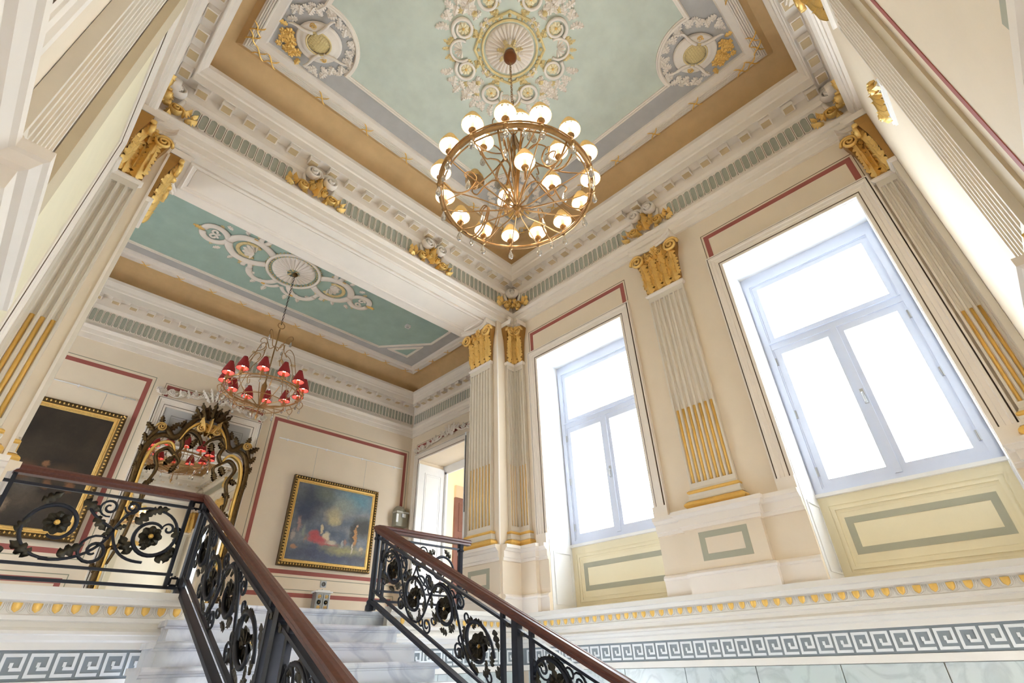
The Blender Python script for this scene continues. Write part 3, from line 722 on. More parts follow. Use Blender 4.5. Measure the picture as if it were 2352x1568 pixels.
# near wall: painted panel lines and an overdoor ledge
t = struct('trim_13', NEAR.p(1.4, 0, 2.0))
mb = MB()
for a in (1.82, .60): mb.box(NEAR, a, a + .035, 0, .003, 1.05, 3.5)
mb.box(NEAR, .60, 1.855, 0, .003, 3.5, 3.54); build(mb, 'red_stripe', redp, t)
mb = MB(); mb.box(NEAR, 1.93, 2.06, 0, .012, 1.0, 3.7); mb.box(NEAR, 2.46, 2.58, 0, .012, 1.0, 3.7); build(mb, 'backing_strip', taupe, t)
mb = MB(); mb.box(NEAR, .98, 1.06, 0, .01, 1.2, 1.34); mb.box(NEAR, .7, 1.25, 0, .006, 1.20, 1.24); build(mb, 'olive_stripe', greyp, t)
mb = MB(); mb.box(NEAR, 2.64, 3.0, 0, .014, 2.69, 2.725); mb.box(NEAR, 2.62, 3.02, 0, .018, 2.725, 2.74); build(mb, 'ledge', white, t)
for i in range(7): inst('leaf', LEAF_G, NEAR.m(2.66 + .055 * i, .02, 2.73, .07, kz=.11 + .03 * (i % 2), kn=.10, rot=.3 * (i - 3)), t)
for a in (2.71, 2.96): inst('volute', VOL_G, NEAR.m(a, .025, 2.78, .08 if a > 2.8 else -.08, kz=.08, kn=.2), t)

# ------------------------------------------------------------------ frieze cartouches
def cartouche(label, pieces):
    """pieces: list of (frame, u at the axis, -1 left half / +1 right half / 0 both)"""
    F, u, h = pieces[0]
    t = thing('frieze_cartouche', label, 'ornament', F.p(u, .03, 3.96), 'gilded cartouches along the hall frieze')
    for F, u, half in pieces:
        for s_ in ((-1, 1) if half == 0 else (half,)):
            inst('volute', VOL_W, F.m(u + s_ * .085, .05, 4.235, -s_ * .17, kz=.15, kn=.5), t)
            mb = MB(); mb.tube([F.p(u + s_ * (.165 - .03 * q * q), .05 + .02 * q, 4.22 - .16 * q) for q in (0, .3, .6, .9, 1.2)], [.012, .018, .02, .018, .01], 6); build(mb, 'strap', trimw, t, smooth=True)
            inst('volute', VOL_G, F.m(u + s_ * .15, .04, 4.03, s_ * .12, kz=.10, kn=.4), t)
            inst('volute', VOL_G, F.m(u + s_ * .06, .06, 4.05, -s_ * .07, kz=.07, kn=.4), t)
            for du, z, a, k in ((.23, 4.0, -1.2, .10), (.20, 4.06, -.6, .09), (.10, 3.97, -.3, .09), (.05, 4.12, -.25, .10), (.26, 4.07, -.9, .06)):
                inst('leaf', LEAF_G, F.m(u + s_ * du, .035, z, k * .9 * (1 if s_ > 0 else -1), kz=k, kn=.14, rot=s_ * a), t)
        if half == 0:
            inst('leaf', LEAF_G, F.m(u, .07, 3.97, .12, kz=.24, kn=.20), t); inst('leaf', LEAF_G, F.m(u, .05, 4.14, .09, kz=.14, kn=.16), t)
    return t
cartouche('gilded frieze cartouche with white volutes, second from the left along the beam', [(FAR, 1.12, 0)])
cartouche('gilded frieze cartouche with white volutes, third along the beam below the big chandelier', [(FAR, 2.57, 0)])
cartouche('gilded frieze cartouche above the pilaster between the windows', [(WIN, 1.63, 0)])
cartouche('gilded corner cartouche where the beam meets the window wall', [(FAR, 4.0 - .03, -1), (WIN, 3.78 - .03, -1)])
cartouche('gilded corner cartouche above the big left pier', [(FAR, XL + .03, 1), (LEFT, 3.78 - .03, -1)])
cartouche('gilded corner cartouche above the capital at the upper right', [(WIN, YN + .03, 1), (NEAR, 4.0 - .03, -1)])

# ------------------------------------------------------------------ podium below: ledge, egg moulding, key band, marble slabs
LEDGE = [(0, .405), (.10, .40), (.10, .365), (.092, .36), (.085, .335), (.05, .33), (.05, .275), (.06, .27), (.06, .25), (.045, .245), (.05, .22), (.07, .205), (.07, .19), (.055, .185), (.05, .165), (.03, .155), (.03, .122), (.02, .12), (.02, -.008), (.035, -.01), (.035, -.05), (0, -.055)]
LM = [0] * (len(LEDGE) - 1)
for j in (17,): LM[j] = 1
for j in (16, 18): LM[j] = 1
def ledge(name, a, b, prev=None, nxt=None, cap=True):
    mb = MB(); mb.sweep([a, b], LEDGE, prev=prev, nxt=nxt, mats=LM, cap=cap); return build(mb, name, [podium, keyg], kind='structure')
l_r = ledge('baseboard_podium_right', (XR, YN), (XR, YF), nxt=(XL, YF)); 
l_fr = ledge('baseboard_podium_far', (XR, YF), (2.44, YF), prev=(XR, YN)); l_fl = ledge('baseboard_podium_left', (1.04, YF), (XL, YF))
def eggs(F, parent, u0, u1, p=.08):
    k = int((u1 - u0) / p)
    for i in range(k): inst('egg_moulding', EGG, F.m(u0 + p * (i + .5), .05, .303, .078, kz=.042, kn=.055), parent)
def keys(F, parent, u0, u1, p=.1045, mir=1):
    k = int((u1 - u0) / p)
    for i in range(k): inst('key_block', KEY, F.m(u0 + p * (i + .5), .02, .056, .098 * mir, kz=.104, kn=.10), parent)
eggs(WIN, l_r, .045, 3.68); keys(WIN, l_r, .06, 3.72, mir=-1)
eggs(FAR, l_fl, -.25, 1.04); keys(FAR, l_fl, -.22, .98)
eggs(FAR, l_fr, 2.46, 3.90); keys(FAR, l_fr, 2.50, 3.90)
# marble slabs under the key band
for F, a, b, par in ((WIN, -.45, 3.76, l_r), (FAR, XL, 1.0, l_fl), (FAR, 2.46, 3.98, l_fr)):
    u = a
    while u < b - .05:
        q = min(b, u + .52); mb = MB(); mb.box(F, u + .003, q - .003, 0, .018, FLOOR, -.055); build(mb, 'marble_slab', marble_g, par); u = q

# ------------------------------------------------------------------ marble stair
st = thing('staircase', 'white veined marble steps climbing to the landing between the iron railings', 'stairs', (1.7, 2.6, FLOOR))
for k in range(11):
    z = LAND - .1127 * k; y = 3.80 - .236 * k; xl = 1.0 - .085 * k
    mb = MB(); bx(mb, xl + .02, 2.44, y + .02, y + .30, FLOOR if k > 8 else z - .24, z - .03); build(mb, 'step', marble, st)
    mb = MB(); prof = [(y + .025, z - .045), (y + .012, z - .04), (y + .01, z - .032), (y - .004, z - .028), (y - .01, z - .018), (y - .01, z - .008), (y - .002, z), (y + (.26 if k else .10), z), (y + (.26 if k else .10), z - .03), (y + .025, z - .03)]
    a = [Vector((xl, q, h)) for q, h in prof]; b = [Vector((2.47, q, h)) for q, h in prof]; m_ = len(a)
    mb.add(a + b, [tuple(range(m_)), tuple(range(2 * m_ - 1, m_ - 1, -1))] + [(i, (i + 1) % m_, m_ + (i + 1) % m_, m_ + i) for i in range(m_)])
    build(mb, 'tread', marble, st)

# ------------------------------------------------------------------ wrought iron balustrades
def zrail(y): return 1.0 - .477 * max(0.0, 3.78 - y)
HR = [(-.026, -.045), (-.026, -.03), (-.034, -.022), (-.034, -.008), (-.022, .004), (0, .008), (.022, .004), (.034, -.008), (.034, -.022), (.026, -.03), (.026, -.045)]
def handrail(parent, path):
    """path of (x, y, z); moulded timber mitred at the bends"""
    pts = [Vector(p) for p in path]; mb = MB(); rows = []
    for i, p in enumerate(pts):
        d = []
        for a, b in ((i - 1, i), (i, i + 1)):
            if a >= 0 and b < len(pts):
                t = pts[b] - pts[a]; t.z = 0; t.normalize(); d.append(Vector((-t.y, t.x, 0)))
        m_ = d[0] if len(d) == 1 else (d[0] + d[1]) / max(.3, 1 + d[0].dot(d[1]))
        rows.append([p + m_ * a + Vector((0, 0, b - .008)) for a, b in HR] + [p + m_ * HR[0][0] + Vector((0, 0, HR[0][1] - .008))])
    mb.strip(rows, cap=True); build(mb, 'handrail', wood, parent)
class Panel:
    """balustrade plane: s along the run, t the height above (or below) the rail"""
    def __init__(s, f): s.f = f
    def pts(s, q): return [s.f(a, b) for a, b in q]
def bar(parent, name, P, s0, t0, s1, t1, hw, hh, nvec, m=iron):
    mb = MB(); a, b = P.f(s0, t0), P.f(s1, t1); n = Vector(nvec) * hw; up = Vector((0, 0, hh))
    if abs(s0 - s1) < 1e-6:                                   # upright: square section
        q = (P.f(s0 + .001, t0) - a); q.z = 0; q.normalize(); q *= hh
        mb.hexa([a - n - q, a + n - q, a + n + q, a - n + q, b - n - q, b + n - q, b + n + q, b - n + q])
    else: mb.hexa([a - n - up, a + n - up, a + n + up, a - n + up, b - n - up, b + n - up, b + n + up, b - n + up])
    return build(mb, name, m, parent)
def pframe(P, s, t, nvec, k, rot=0.0):
    a = P.f(s, t); ex = P.f(s + 1, t) - a; ex.z = ex.z; ez = Vector((0, 0, 1)); c, q = math.cos(rot), math.sin(rot)
    X = (ex * c + ez * q); Z = (ex * -q + ez * c)
    m = Matrix((X * k, Vector(nvec) * k, Z * k)).transposed().to_4x4(); m.translation = a; return m
def iron_leaf(parent, P, s, t, ang, k, nvec):
    """flat-forged leaf pointing along ang in the panel"""
    mb = MB(); rows = []
    for q, wd in ((0, .06), (.10, .20), (.20, .27), (.28, .13), (.38, .26), (.50, .28), (.58, .13), (.68, .21), (.80, .17), (.86, .09), (1, .01)):
        c = (s + math.cos(ang) * q * k, t + math.sin(ang) * q * k); px, pz = -math.sin(ang) * wd * k, math.cos(ang) * wd * k
        bow = Vector(nvec) * (.10 * k * math.sin(PI * q))
        rows.append([P.f(c[0] - px, c[1] - pz), P.f(*c) + bow + Vector(nvec) * .003, P.f(c[0] + px, c[1] + pz), P.f(*c) - Vector(nvec) * .004])
    mb.strip([r + [r[0]] for r in rows]); build(mb, 'iron_leaf', irong, parent, smooth=True)
def scroll(parent, P, c, r0, r1, a0, a1, w=.0085, nvec=(1, 0, 0), tail=None, n=26, name='scroll'):
    q = spiral(c, r0, r1, a0, a1, n)
    if tail: q = tail + q
    mb = MB(); k = len(q); mb.tube(P.pts(q), [w * (.75 + .5 * math.sin(PI * i / (k - 1))) for i in range(k)], 6); build(mb, name, iron, parent, smooth=True)
def bez(a, b, c, d, n=10):
    o = []
    for i in range(n + 1):
        t = i / n; u = 1 - t
        o.append(tuple(u ** 3 * a[j] + 3 * u * u * t * b[j] + 3 * u * t * t * c[j] + t ** 3 * d[j] for j in (0, 1)))
    return o
def rinceau(parent, P, ros, R, nvec, sgn=1):
    """running scroll: a stem that waves from rosette to rosette and curls round each"""
    for i, (s_, t_) in enumerate(ros):
        up = 1 if i % 2 == 0 else -1
        scroll(parent, P, (s_, t_), R, R * .36, up * PI * .5 + PI * .5 * sgn, up * PI * .5 + PI * .5 * sgn - up * sgn * PI * 2.15, .0105, nvec)
        inst('rosette', ROS_I, pframe(P, s_, t_, nvec, R * .54), parent)
        if i + 1 < len(ros):
            s2, t2 = ros[i + 1]
            m_ = ((s_ + s2) / 2, (t_ + t2) / 2)
            q = bez((s_ - sgn * 0, t_ + up * R), (s_ + (s2 - s_) * .55, t_ + up * R), (s2 - (s2 - s_) * .55, t2 - up * R), (s2, t2 - up * R))
            mb = MB(); mb.tube(P.pts(q), .008, 6); build(mb, 'stem', iron, parent, smooth=True)
            scroll(parent, P, (m_[0], m_[1] + up * R * .95), R * .34, R * .08, 0, up * PI * 3, .006, nvec, n=18, name='tendril')
            scroll(parent, P, (m_[0], m_[1] - up * R * .95), R * .34, R * .08, PI, PI - up * PI * 3, .006, nvec, n=18, name='tendril')
        for a, da in ((up * 2.2, 2.6), (-up * .9, 2.2), (up * .3, -2.4)):
            scroll(parent, P, (s_ + R * 1.12 * math.cos(a), t_ + R * .98 * math.sin(a)), R * .24, R * .06, a + PI, a + PI + da * 2.6, .005, nvec, n=14, name='tendril')
        for a in (.4, 1.2, 1.9, 2.7, 3.5, 4.3, 5.2, 5.9):
            iron_leaf(parent, P, s_ + R * .92 * math.cos(a), t_ + R * .92 * math.sin(a), a + 1.9 * up, R * .55, nvec)
        for a in (1.0, 2.3, 3.6, 5.0): iron_leaf(parent, P, s_ + R * .6 * math.cos(a), t_ + R * .6 * math.sin(a), a + 1.2, R * .4, nvec)
def newel(parent, x, y, z0, z1, name='newel_post', r=.024):
    mb = MB(); mb.lathe((x, y, z0), [(.001, 0), (.042, 0), (.042, .03), (.034, .045), (.036, .06), (r, .075), (r, z1 - z0 - .075), (r + .008, z1 - z0 - .07), (r + .008, z1 - z0 - .055), (r, z1 - z0 - .05), (r + .006, z1 - z0 - .01), (.001, z1 - z0)], 8); build(mb, name, iron, parent)
def square_eye(parent, P, s_, t_, nvec, k=.028):
    mb = MB()
    q = [(-1, -1), (1, -1), (1, 1), (-1, 1)]
    for i in range(4):
        a, b = q[i], q[(i + 1) % 4]; A, B = P.f(s_ + a[0] * k, t_ + a[1] * k), P.f(s_ + b[0] * k, t_ + b[1] * k); n = Vector(nvec) * .008
        mb.tube([A, B], .0065, 4)
        mb.tube([P.f(s_ + (a[0] + b[0]) / 2 * k, t_ + (a[1] + b[1]) / 2 * k), P.f(s_ + (a[0] + b[0]) / 2 * k * 1.6, t_ + (a[1] + b[1]) / 2 * k * 1.6)], .005, 4)
    build(mb, 'square_eye', iron, parent)
def stair_run(t, x0, x1, sgn):
    """sloping part: bars, paired posts and running scrolls; x drifts from x0 to x1"""
    X = lambda y: x0 + (x1 - x0) * (3.78 - y) / 2.8
    P = Panel(lambda s_, t_: Vector((X(s_), s_, zrail(s_) + t_))); nv = (1, 0, 0)
    ye = 1.40
    bar(t, 'top_bar', P, 3.76, -.095, ye, -.095, .016, .008, nv); bar(t, 'bottom_bar', P, 3.76, -.485, ye, -.485, .012, .008, nv)
    bar(t, 'string_bar', P, 3.76, -.562, ye, -.562, .022, .012, nv)
    newel(t, x0, 3.78, LAND + .002, .955)
    bar(t, 'post', P, 3.70, -.49, 3.70, -.05, .010, .012, nv)
    for y, w_, zb in ((2.345, .012, -.60), (2.235, .022, -.60), (2.125, .012, -.60)): bar(t, 'post', P, y, zb, y, -.045, w_ if w_ < .02 else .022, w_, nv)
    for y in (2.29, 2.18):
        mb = MB(); mb.tube([P.f(y, -.10) + Vector((.02, 0, 0)), P.f(y, -.10) - Vector((.02, 0, 0))], .014, 6); build(mb, 'post_collar', irong, t)
    bar(t, 'post', P, 1.44, -.55, 1.44, -.045, .016, .016, nv)
    R = .142
    rinceau(t, P, [(3.53, -.255), (3.23, -.325), (2.90, -.262), (2.56, -.322)], R, nv, -1)
    rinceau(t, P, [(1.97, -.255), (1.66, -.325)], R, nv, -1)
    for s_, tt, a in ((2.02, -.13, -2.2), (3.66, -.16, -1.2), (2.42, -.18, -2.0), (2.40, -.40, 2.2), (3.40, -.44, 2.6), (3.07, -.14, -2.4), (2.73, -.45, 2.4)): iron_leaf(t, P, s_, tt, a, .10, nv)
    scroll(t, P, (2.055, -.20), .05, .012, PI, PI * 4, .006, nv, n=20)
# left: landing panel and stair run
tl = thing('balustrade', 'iron balustrade on the left of the stair with two rosette scrolls above the podium', 'balustrade', (.985, YF, LAND))
handrail(tl, [(-.055, YF, 1.0), (.985, YF, 1.0), (.955, 1.3, zrail(1.3))])
PL = Panel(lambda s_, t_: Vector((s_, YF, t_))); nl = (0, -1, 0)
bar(tl, 'top_bar', PL, -.05, .903, .92, .903, .009, .0075, nl); bar(tl, 'bottom_bar', PL, -.05, .509, .92, .509, .009, .0075, nl); bar(tl, 'low_bar', PL, -.05, .438, .97, .438, .010, .008, nl)
for x in (.02, .898): bar(tl, 'post', PL, x, .438, x, .955, .010, .010, nl)
square_eye(tl, PL, .937, .925, nl, .020); square_eye(tl, PL, .937, .472, nl, .020)
def landing_scrolls(t, P, a, mirror=1):
    f = lambda s_: a + mirror * s_
    scroll(t, P, (f(.281), .705), .165, .050, PI * 1.55, PI * 1.55 - mirror * PI * 2.2, .0095, nl, n=34)
    inst('rosette', ROS_I, pframe(P, f(.281), .722, nl, .062), t)
    scroll(t, P, (f(.745), .712), .150, .062, PI * .55, PI * .55 - mirror * PI * 2.3, .0095, nl, n=34)
    inst('rosette', ROS_I, pframe(P, f(.738), .707, nl, .062), t)
    mb = MB(); mb.tube(P.pts([(f(u), v) for u, v in bez((.27, .54), (.42, .52), (.53, .62), (.545, .72)) + bez((.55, .73), (.58, .84), (.64, .88), (.745, .862))]), .008, 6); build(mb, 'stem', iron, t, smooth=True)
    mb = MB(); mb.tube(P.pts([(f(u), v) for u, v in bez((.40, .82), (.45, .76), (.50, .75), (.545, .72)) + bez((.55, .70), (.58, .60), (.64, .56), (.74, .562))]), .008, 6); build(mb, 'stem', iron, t, smooth=True)
    scroll(t, P, (f(.490), .600), .085, .014, PI * .3, PI * .3 + mirror * PI * 3.4, .0075, nl)
    scroll(t, P, (f(.489), .838), .052, .010, -PI * .4, -PI * .4 - mirror * PI * 3.2, .006, nl)
    scroll(t, P, (f(.60), .855), .04, .01, PI, PI + mirror * PI * 3, .006, nl)
    scroll(t, P, (f(.82), .76), .035, .01, PI, PI - mirror * PI * 2.2, .006, nl)
    for s_, v, an, k in ((.13, .66, 1.2, .09), (.18, .82, .7, .10), (.36, .86, -.5, .11), (.44, .78, -.8, .10), (.34, .56, .6, .12), (.23, .55, 2.6, .12), (.12, .57, 3.5, .07), (.66, .60, 2.2, .12), (.64, .77, .9, .12), (.70, .85, .3, .10), (.86, .78, -1.3, .11), (.88, .66, -1.9, .10), (.80, .58, .5, .11), (.73, .63, 2.0, .08), (.55, .73, .4, .06), (.55, .71, 3.6, .06)):
        iron_leaf(t, P, f(s_), v, an if mirror > 0 else PI - an, k, nl)
    mb = MB(); mb.ball(P.f(f(.526), .716), .016); build(mb, 'knot', irong, t, smooth=True)
landing_scrolls(tl, PL, 0.0)
stair_run(tl, .985, .955, 1)
# right: short landing return and stair run
tr = thing('balustrade', 'iron balustrade on the right of the stair, its handrail starting at the pier', 'balustrade', (2.32, YF, LAND))
handrail(tr, [(3.30, YF, 1.0), (2.312, YF, 1.0), (2.32, 1.3, zrail(1.3))])
bar(tr, 'top_bar', PL, 2.33, .903, 3.20, .903, .009, .0075, nl); bar(tr, 'bottom_bar', PL, 2.33, .509, 3.20, .509, .009, .0075, nl); bar(tr, 'low_bar', PL, 2.33, .438, 3.20, .438, .010, .008, nl)
bar(tr, 'post', PL, 2.40, .438, 2.40, .955, .010, .010, nl)
newel(tr, 3.195, YF, LAND, .955)
landing_scrolls(tr, PL, 3.26, -1)
scroll(tr, PL, (3.25, .55), .045, .010, PI, PI * 4, .006, nl)
stair_run(tr, 2.312, 2.32, -1)

# ------------------------------------------------------------------ big chandelier of the hall
def lamp_mats():
    pass
shade_out = mat('pleated_ivory_shade', (232, 200, 128), 0.6, mottle=0.04, emit=((255, 214, 140), .10))
shade_in = mat('lit_shade_lining', (255, 250, 240), 0.6, mottle=0, emit=((255, 246, 230), 1.2))
shade_off = mat('unlit_shade_lining', (206, 180, 140), 0.7, mottle=0.03)
shade_off_out = mat('unlit_ivory_shade', (214, 184, 118), 0.6, mottle=0.04)
bulb_m = mat('lit_bulb_glass', (255, 255, 250), 0.3, mottle=0, emit=((255, 240, 214), 9.0))
red_out = mat('pleated_crimson_shade', (96, 24, 32), 0.6, mottle=0.10, scale=20, emit=((210, 60, 52), .10))
red_in = mat('crimson_shade_lining', (176, 66, 64), 0.6, mottle=0.05, emit=((255, 110, 95), .16))
red_band = mat('dark_crimson_braid', (70, 20, 24), 0.7, mottle=0)
def shade_mb(r, rt, h, pleats=22):
    """pleated cone: outside (0), lining (1)"""
    mb = MB(); mb.lathe((0, 0, 0), [(lambda i: r * (1 + .03 * (i % 2)), 0), (lambda i: (r * .8 + rt * .2) * 1.04 * (1 + .03 * (i % 2)), h * .3), (lambda i: rt * (1 + .06 * (i % 2)), h)], pleats * 2)
    mb.k = 1; mb.lathe((0, 0, 0), [(r * .985, .001), ((r * .8 + rt * .2) * 1.0, h * .3), (rt * .94, h * .985)], pleats)
    return mb
def me_unit(mb, nm, ms, sm=False): return unit_mesh(mb, nm, ms, sm)
SH = me_unit(shade_mb(.074, .030, .115), 'lamp_shade', [shade_out, shade_in]); SH0 = me_unit(shade_mb(.074, .030, .115), 'lamp_shade', [shade_off_out, shade_off])
_m = shade_mb(.070, .023, .158); _m.k = 2; _m.lathe((0, 0, 0), [(.0725, -.002), (.0745, .003), (.0725, .008)], 22); _m.lathe((0, 0, 0), [(.025, .152), (.0265, .157), (.024, .160)], 14)
SHR = me_unit(_m, 'lamp_shade', [red_out, red_in, red_band])
def bulb_mb(): return MB().lathe((0, 0, 0), [(.001, .052), (.010, .046), (.014, .032), (.010, .014), (.007, .0)], 8)
BULB = me_unit(bulb_mb(), 'bulb', bulb_m, True)
def candle_mb():
    return MB().lathe((0, 0, 0), [(.001, -.062), (.010, -.058), (.016, -.05), (.018, -.044), (.009, -.038), (.010, -.032), (.010, 0), (.001, .001)], 8)
CANDLE = me_unit(candle_mb(), 'candle_socket', brass)
def T(x, y, z, k=1.0):
    return Matrix.Translation((x, y, z)) @ Matrix.Diagonal((k, k, k, 1))
def lamp_light(x, y, z, power, col, parent):
    l = bpy.data.lights.new('lamp_light', 'POINT'); l.energy = power; l.color = col; l.shadow_soft_size = .02
    o = bpy.data.objects.new('lamp_light', l); C.objects.link(o); o.parent = parent; o.location = (Vector((x, y, z)) - origin(parent)) * S
def lamp(t, x, y, z, sh, lit=True):
    o = inst('lamp_shade', sh, T(x, y, z), t)
    inst('candle_socket', CANDLE, T(x, y, z + .01), o)
    if lit:
        inst('bulb', BULB, T(x, y, z + .006), o)
        if sh is SH: lamp_light(x, y, z + .068, 16, (1, .92, .82), t)
        else: lamp_light(x, y, z + .085, .7, (1, .72, .6), t)
def drop(t, x, y, z, k=.07):
    k *= 1.3
    o = inst('crystal_drop', DROP, Matrix.Translation((x, y, z - k)) @ Matrix.Diagonal((k * .85, k * .85, k, 1)), t)
def ring_pts(c, r, z, n=48, wob=0): return [Vector((c[0] + r * math.cos(2 * PI * i / n), c[1] + r * math.sin(2 * PI * i / n), z + wob * math.sin(6 * PI * i / n))) for i in range(n)]
def arm(t, c, a, prof, w=.008, name='arm', m=brass, seg=6):
    pts = [Vector((c[0] + r * math.cos(a), c[1] + r * math.sin(a), z)) for r, z in prof]
    mb = MB(); mb.tube(pts, [w * (1 - .4 * i / (len(pts) - 1)) for i in range(len(pts))], seg); build(mb, name, m, t, smooth=True)
def smoothprof(pr, n=4):
    o = []
    for i in range(len(pr) - 1):
        p0 = pr[max(0, i - 1)]; p1 = pr[i]; p2 = pr[i + 1]; p3 = pr[min(len(pr) - 1, i + 2)]
        for j in range(n):
            t = j / n
            o.append(tuple(.5 * (2 * p1[k] + (p2[k] - p0[k]) * t + (2 * p0[k] - 5 * p1[k] + 4 * p2[k] - p3[k]) * t * t + (3 * p1[k] - p0[k] - 3 * p2[k] + p3[k]) * t ** 3) for k in (0, 1)))
    return o + [pr[-1]]
cc = (1.85, 1.667)
ch = thing('chandelier', 'large gilt ring chandelier with ivory pleated shades glowing white, one of them unlit', 'chandelier', (cc[0], cc[1], 2.70))
mb = MB(); mb.tube(ring_pts(cc, .56, 2.905), .017, 8, closed=True); build(mb, 'ring', brass, ch, smooth=True)
mb = MB(); mb.tube(ring_pts(cc, .535, 2.885), .006, 6, closed=True); mb.tube(ring_pts(cc, .575, 2.925), .006, 6, closed=True); build(mb, 'ring_bead', brass, ch, smooth=True)
mb = MB(); mb.lathe((cc[0], cc[1], 2.70), [(.001, -.035), (.010, -.02), (.018, 0), (.008, .02), (.012, .03), (.028, .05), (.036, .075), (.020, .10), (.012, .14), (.014, .4), (.022, .42), (.012, .45), (.010, .72), (.024, .75), (.012, .78), (.008, 1.02), (.001, 1.03)], 12); build(mb, 'stem', brass, ch, smooth=True)
for i in range(15):
    a = math.radians(217 + 24 * i); x, y = cc[0] + .56 * math.cos(a), cc[1] + .56 * math.sin(a)
    lamp(ch, x, y, 3.035, SH)
    mb = MB(); mb.tube([(x, y, 2.91), (x, y, 2.985)], .006, 6); mb.ball((x, y, 2.905), .024, 8, 5); build(mb, 'lamp_holder', brass, ch, smooth=True)
    b = a + math.radians(12); rr = .565
    drop(ch, cc[0] + rr * math.cos(a), cc[1] + rr * math.sin(a), 2.885, .075)
    if i % 3 == 0: drop(ch, cc[0] + .55 * math.cos(b), cc[1] + .55 * math.sin(b), 2.885, .06)
    arm(ch, cc, a, smoothprof([(.012, 2.76), (.10, 2.745 + .01 * (i % 3)), (.26, 2.80), (.43, 2.84), (.55, 2.895)]), .0065, 'spoke')
inner = [(57, .33, 3.19), (118, .33, 3.17), (180, .33, 3.19), (230, .37, 3.23), (290, .35, 3.19), (337, .31, 3.17), (238, .25, 2.95), (60, .22, 3.13)]
for i, (d, r, z) in enumerate(inner):
    a = math.radians(d); lit = i != 1
    lamp(ch, cc[0] + r * math.cos(a), cc[1] + r * math.sin(a), z, SH if lit else SH0, lit)
    arm(ch, cc, a, smoothprof([(.012, 2.80), (.07, 2.98), (.16, 3.12), (.25, 3.08), (r * .93, z - .16), (r + .02, z - .11), (r, z - .05)]), .008)
    a2 = a + .35
    arm(ch, cc, a2, smoothprof([(.012, 3.10), (.06, 3.30), (.15, 3.46), (.24, 3.44), (.27, 3.36), (.24, 3.33)]), .0075, 'scroll_arm')
    drop(ch, cc[0] + .25 * math.cos(a2), cc[1] + .25 * math.sin(a2), 3.33, .08)
    arm(ch, cc, a2 + .2, smoothprof([(.55, 2.90), (.46, 2.80), (.36, 2.84), (.30, 2.98), (.34, 3.05), (.39, 3.02), (.37, 2.97)]), .0075, 'scroll_arm')
    drop(ch, cc[0] + .36 * math.cos(a2 + .2), cc[1] + .36 * math.sin(a2 + .2), 2.96, .075)
    arm(ch, cc, a2 - .2, smoothprof([(.014, 3.60), (.10, 3.30), (.30, 3.06), (.50, 2.95), (.555, 2.91)]), .0065, 'stay')
for i in range(4):
    a = PI / 4 + i * PI / 2
    arm(ch, cc, a, smoothprof([(.01, 3.62), (.05, 3.70), (.10, 3.82), (.16, 3.84), (.17, 3.77), (.14, 3.75)]), .007, 'crown_scroll')
    drop(ch, cc[0] + .15 * math.cos(a), cc[1] + .15 * math.sin(a), 3.75, .06)
def chain(t, c, z0, z1, m):
    k = int((z1 - z0) / .036); mb = MB()
    for i in range(k):
        z = z0 + (z1 - z0) * (i + .5) / k; q = []
        for j in range(8):
            a = 2 * PI * j / 8; q.append(Vector((c[0] + (.010 * math.cos(a) if i % 2 else 0), c[1] + (0 if i % 2 else .010 * math.cos(a)), z + .022 * math.sin(a))))
        mb.tube(q, .0032, 4, closed=True)
    return build(mb, 'chain', m, t, kind='stuff')
chain(ch, cc, 3.72, 4.78, brass)
mb = MB(); mb.lathe((cc[0], cc[1], 4.72), [(.001, 0), (.012, .002), (.020, .02), (.045, .035), (.062, .07), (.064, .10), (.050, .125), (.055, .14), (.04, .16)], 16); build(mb, 'ceiling_rose_cup', mat('copper_brown_cup', (140, 88, 58), .35, metal=.7), ch, smooth=True)

# ------------------------------------------------------------------ red-shaded chandelier of the landing
c2 = (1.845, 6.1)
ch2 = thing('chandelier', 'smaller gilt chandelier with dark red pleated shades hanging in front of the mirror', 'chandelier', (c2[0], c2[1], 2.62))
mb = MB(); mb.tube(ring_pts(c2, .45, 2.965, 36), .011, 6, closed=True); mb.tube(ring_pts(c2, .43, 2.935, 36, .01), .006, 5, closed=True); build(mb, 'ring', brass, ch2, smooth=True)
mb = MB(); mb.tube(ring_pts(c2, .30, 2.80, 36), .006, 5, closed=True); build(mb, 'lower_ring', brass, ch2, smooth=True)
mb = MB(); mb.lathe((c2[0], c2[1], 2.60), [(.001, -.03), (.012, 0), (.02, .02), (.008, .05), (.007, .18), (.012, .20), (.03, .36), (.034, .44), (.018, .47), (.009, .5), (.009, 1.3), (.001, 1.31)], 10); build(mb, 'stem', brass, ch2, smooth=True)
